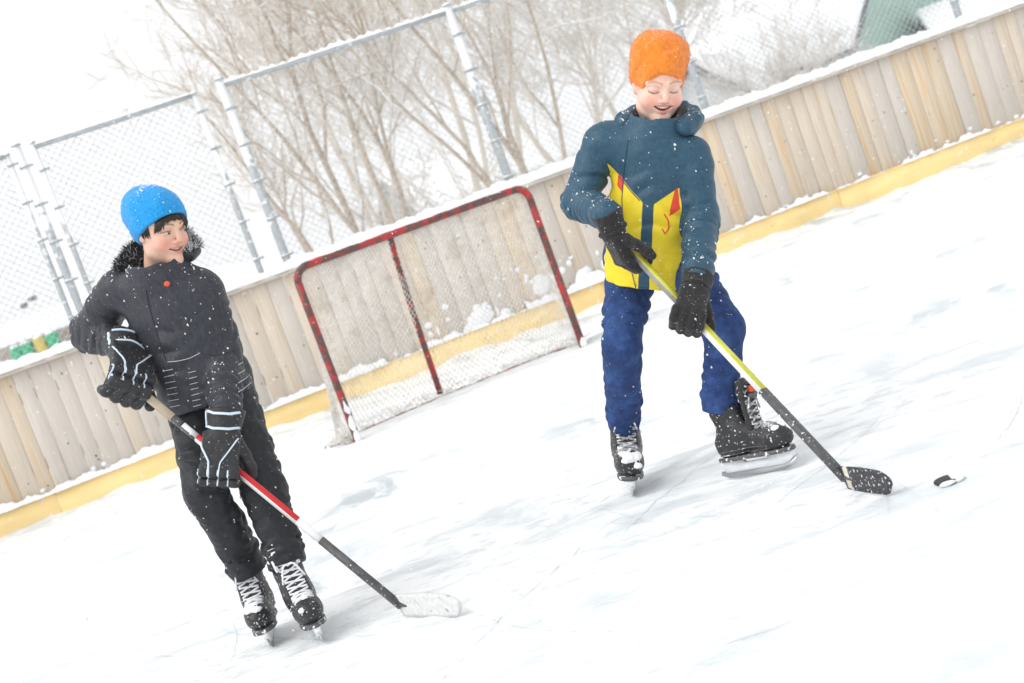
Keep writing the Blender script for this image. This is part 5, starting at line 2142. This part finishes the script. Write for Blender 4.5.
# orange fleece hat, tall and boxy
g = Grid((-.13, -.15, -.15), (.13, .14, .22), .0034)
g.add(ell((0, -.016, .044), (.0890, .106, .114)), .01)
g.add(ell((-.020, -.030, .108), (.060, .060, .040)), .05)
g.add(ell((.028, -.02, .102), (.050, .055, .040)), .05)
g.add(ell((-.068, -.035, .092), (.026, .034, .034)), .03)
X_, Y_, Z_ = g.xyz()                               # arched lower edge, low over the ears
g.D = np.maximum(g.D, ((.058 + 1.0 * (Y_ - .085) - 8.0 * X_ ** 2) - Z_) * .6).astype(np.float32)
g.rough(.09, .0040, 15)
g.rough(.028, .0017, 16)
V, F = g.mesh()
hatR = sdf_obj('fleece_hat', V * RHS @ RM.T + RC, F, M_orhat, rootR, offR)
dust(hatR, offR, V * RHS @ RM.T + RC, F, 160, 7, up=2.5, smax=.003)
fuzz(hatR, offR, V * RHS @ RM.T + RC, F, 12000, .006, .00035, M_orhat, 8)

# skates
skate(rootR, offR, RB['rf'], np.array([-.07, -1.0, 0]), np.array([.24, -.05, 1]), M_laced, False, seed=5, snow_toe=2.0, size=1.2)
skate(rootR, offR, RB['lf'], G(795, 464) - G(729, 475), np.array([.16, 0.0, 1]), M_laced, False, seed=6, snow_toe=1.0, size=1.12, tongue_lean=.30, badge=True)

# stick
s0, s1 = sR0, sR1
M_olive = mat('yellow green lacquer', (0.62, 0.60, 0.05), 0.35, var=0.15, vscale=30)
M_grypnt = mat('grey lacquer', (0.26, 0.26, 0.25), 0.4, var=0.3, vscale=30)
M_blade = mat('black taped blade', (0.045, 0.045, 0.05), 0.7, var=0.4, vscale=60, snow=(0.17, 100))
M_btape = mat('beige tape', (0.62, 0.58, 0.50), 0.8, var=0.1, vscale=40)
stR = hockey_stick('yellow green hockey stick with snowy black blade held by the boy in jeans', s0, s1, tipR,
                   [(0, .045, 'grip_tape', [M_tan], 1.06), (.045, .37, 'shaft', [M_olive, M_grypnt], .98), (.37, .655, 'shaft', [M_olive, M_white], .99), (.655, 1.0, 'tape_wrap', [M_dkgr], 1.03)], 1.2, M_blade, bh=.070, tape=M_btape)
for sd, (gc, ax_, w_, n_, bulk, cl_, cw_) in zip((41, 42), GRR):
    V, F = make_glove(gc, ax_, w_, n_, bulk, sd, res=.0038, pads=True, cl=cl_, cw=cw_)
    gl = sdf_obj('glove', V, F, M_fleece, rootR, offR)
    dust(gl, offR, V, F, 70, sd)
    cs_ = gc + w_ * .066 * bulk + n_ * .017 * bulk
    b = MB()
    b.tube([cs_ + (ax_ * math.cos(q) + n_ * math.sin(q) * .95) * .0345 * bulk * cw_ for q in np.linspace(0, 6.5, 26)], .0065, 6)
    b.build('wrist_strap', M_fleece, gl, True, offR)
    fuzz(gl, offR, V, F, 2500, .004, .0003, M_fleece, sd)

# ------------------------------------------------------------------ puck, half buried
pk = G(947, 480)
pk[2] = -0.014
b = MB()
b.tube([[0, 0, -.006], [0, 0, -.005], [0, 0, .018], [0, 0, .0195]], [.034, .038, .038, .034], 24)
pko = b.build('puck', mat('rubber', (0.03, 0.03, 0.032), 0.6, var=0.3, vscale=60), None, True)
pko.location = Vector(pk)
tag(pko, 'black puck nearly buried in snow on the ice right of the black blade', 'puck')

for dx_, dy_, sc_ in ((.024, -.016, (.022, .024, .012)), (.026, .010, (.020, .026, .012)), (-.012, -.034, (.026, .010, .009))):
    k = link('snow', BLOBS[2], None, pko)
    k.location, k.scale = (dx_, dy_, .014), sc_

# ================================================================== falling snow and the air
r = np.random.default_rng(77)
NF = 5200
octv = np.array([[1, 0, 0], [-1, 0, 0], [0, 1, 0], [0, -1, 0], [0, 0, 1], [0, 0, -1]], float)
octf = np.array([[0, 2, 4], [2, 1, 4], [1, 3, 4], [3, 0, 4], [2, 0, 5], [1, 2, 5], [3, 1, 5], [0, 3, 5]])
dd = r.uniform(2.7 ** 3, 11.0 ** 3, NF) ** (1 / 3)
cx, cz = r.uniform(-.50, .50, NF) * dd, r.uniform(-.42, .42, NF) * dd
pos = CAM + FW * dd[:, None] + np.array([1.0, 0, 0]) * cx[:, None] + np.array([0, 0, 1.0]) * cz[:, None]
pos = pos[(pos[:, 2] > .02) & (pos[:, 1] < WY(pos[:, 0]) - .05)]
NF = len(pos)
size = r.uniform(.0010, .0026, NF)
fall = nrm([.25, 0.1, -1])
V = octv[None] * (size[:, None, None] * r.uniform(.6, 1.3, (NF, 6, 1)))
st = r.uniform(1.0, 2.2, NF)
V = V + (V @ fall)[..., None] * fall * (st - 1)[:, None, None]
V = (V + pos[:, None]).reshape(-1, 3)
F = (octf[None] + (np.arange(NF) * 6)[:, None, None]).reshape(-1, 3)
tag(link('falling_snow', smooth(mesh_np('falling_snow', V, F)), M_snow_soft), 'scattered flakes of falling snow in the air', None, kind='stuff')

# the snowy air itself
hm = bpy.data.materials.new('snowy air')
hm.use_nodes = True
n, l = hm.node_tree.nodes, hm.node_tree.links
n.clear()
ho = n.new('ShaderNodeOutputMaterial')
hv = n.new('ShaderNodeVolumePrincipled')
hv.inputs['Color'].default_value = (0.96, 0.97, 0.98, 1)
hv.inputs['Density'].default_value = 0.0013
l.new(hv.outputs[0], ho.inputs['Volume'])
b = MB()
b.box((0, 0, 8.0), (260, 260, 19.0))
tag(b.build('haze', hm), None, None, kind='stuff')
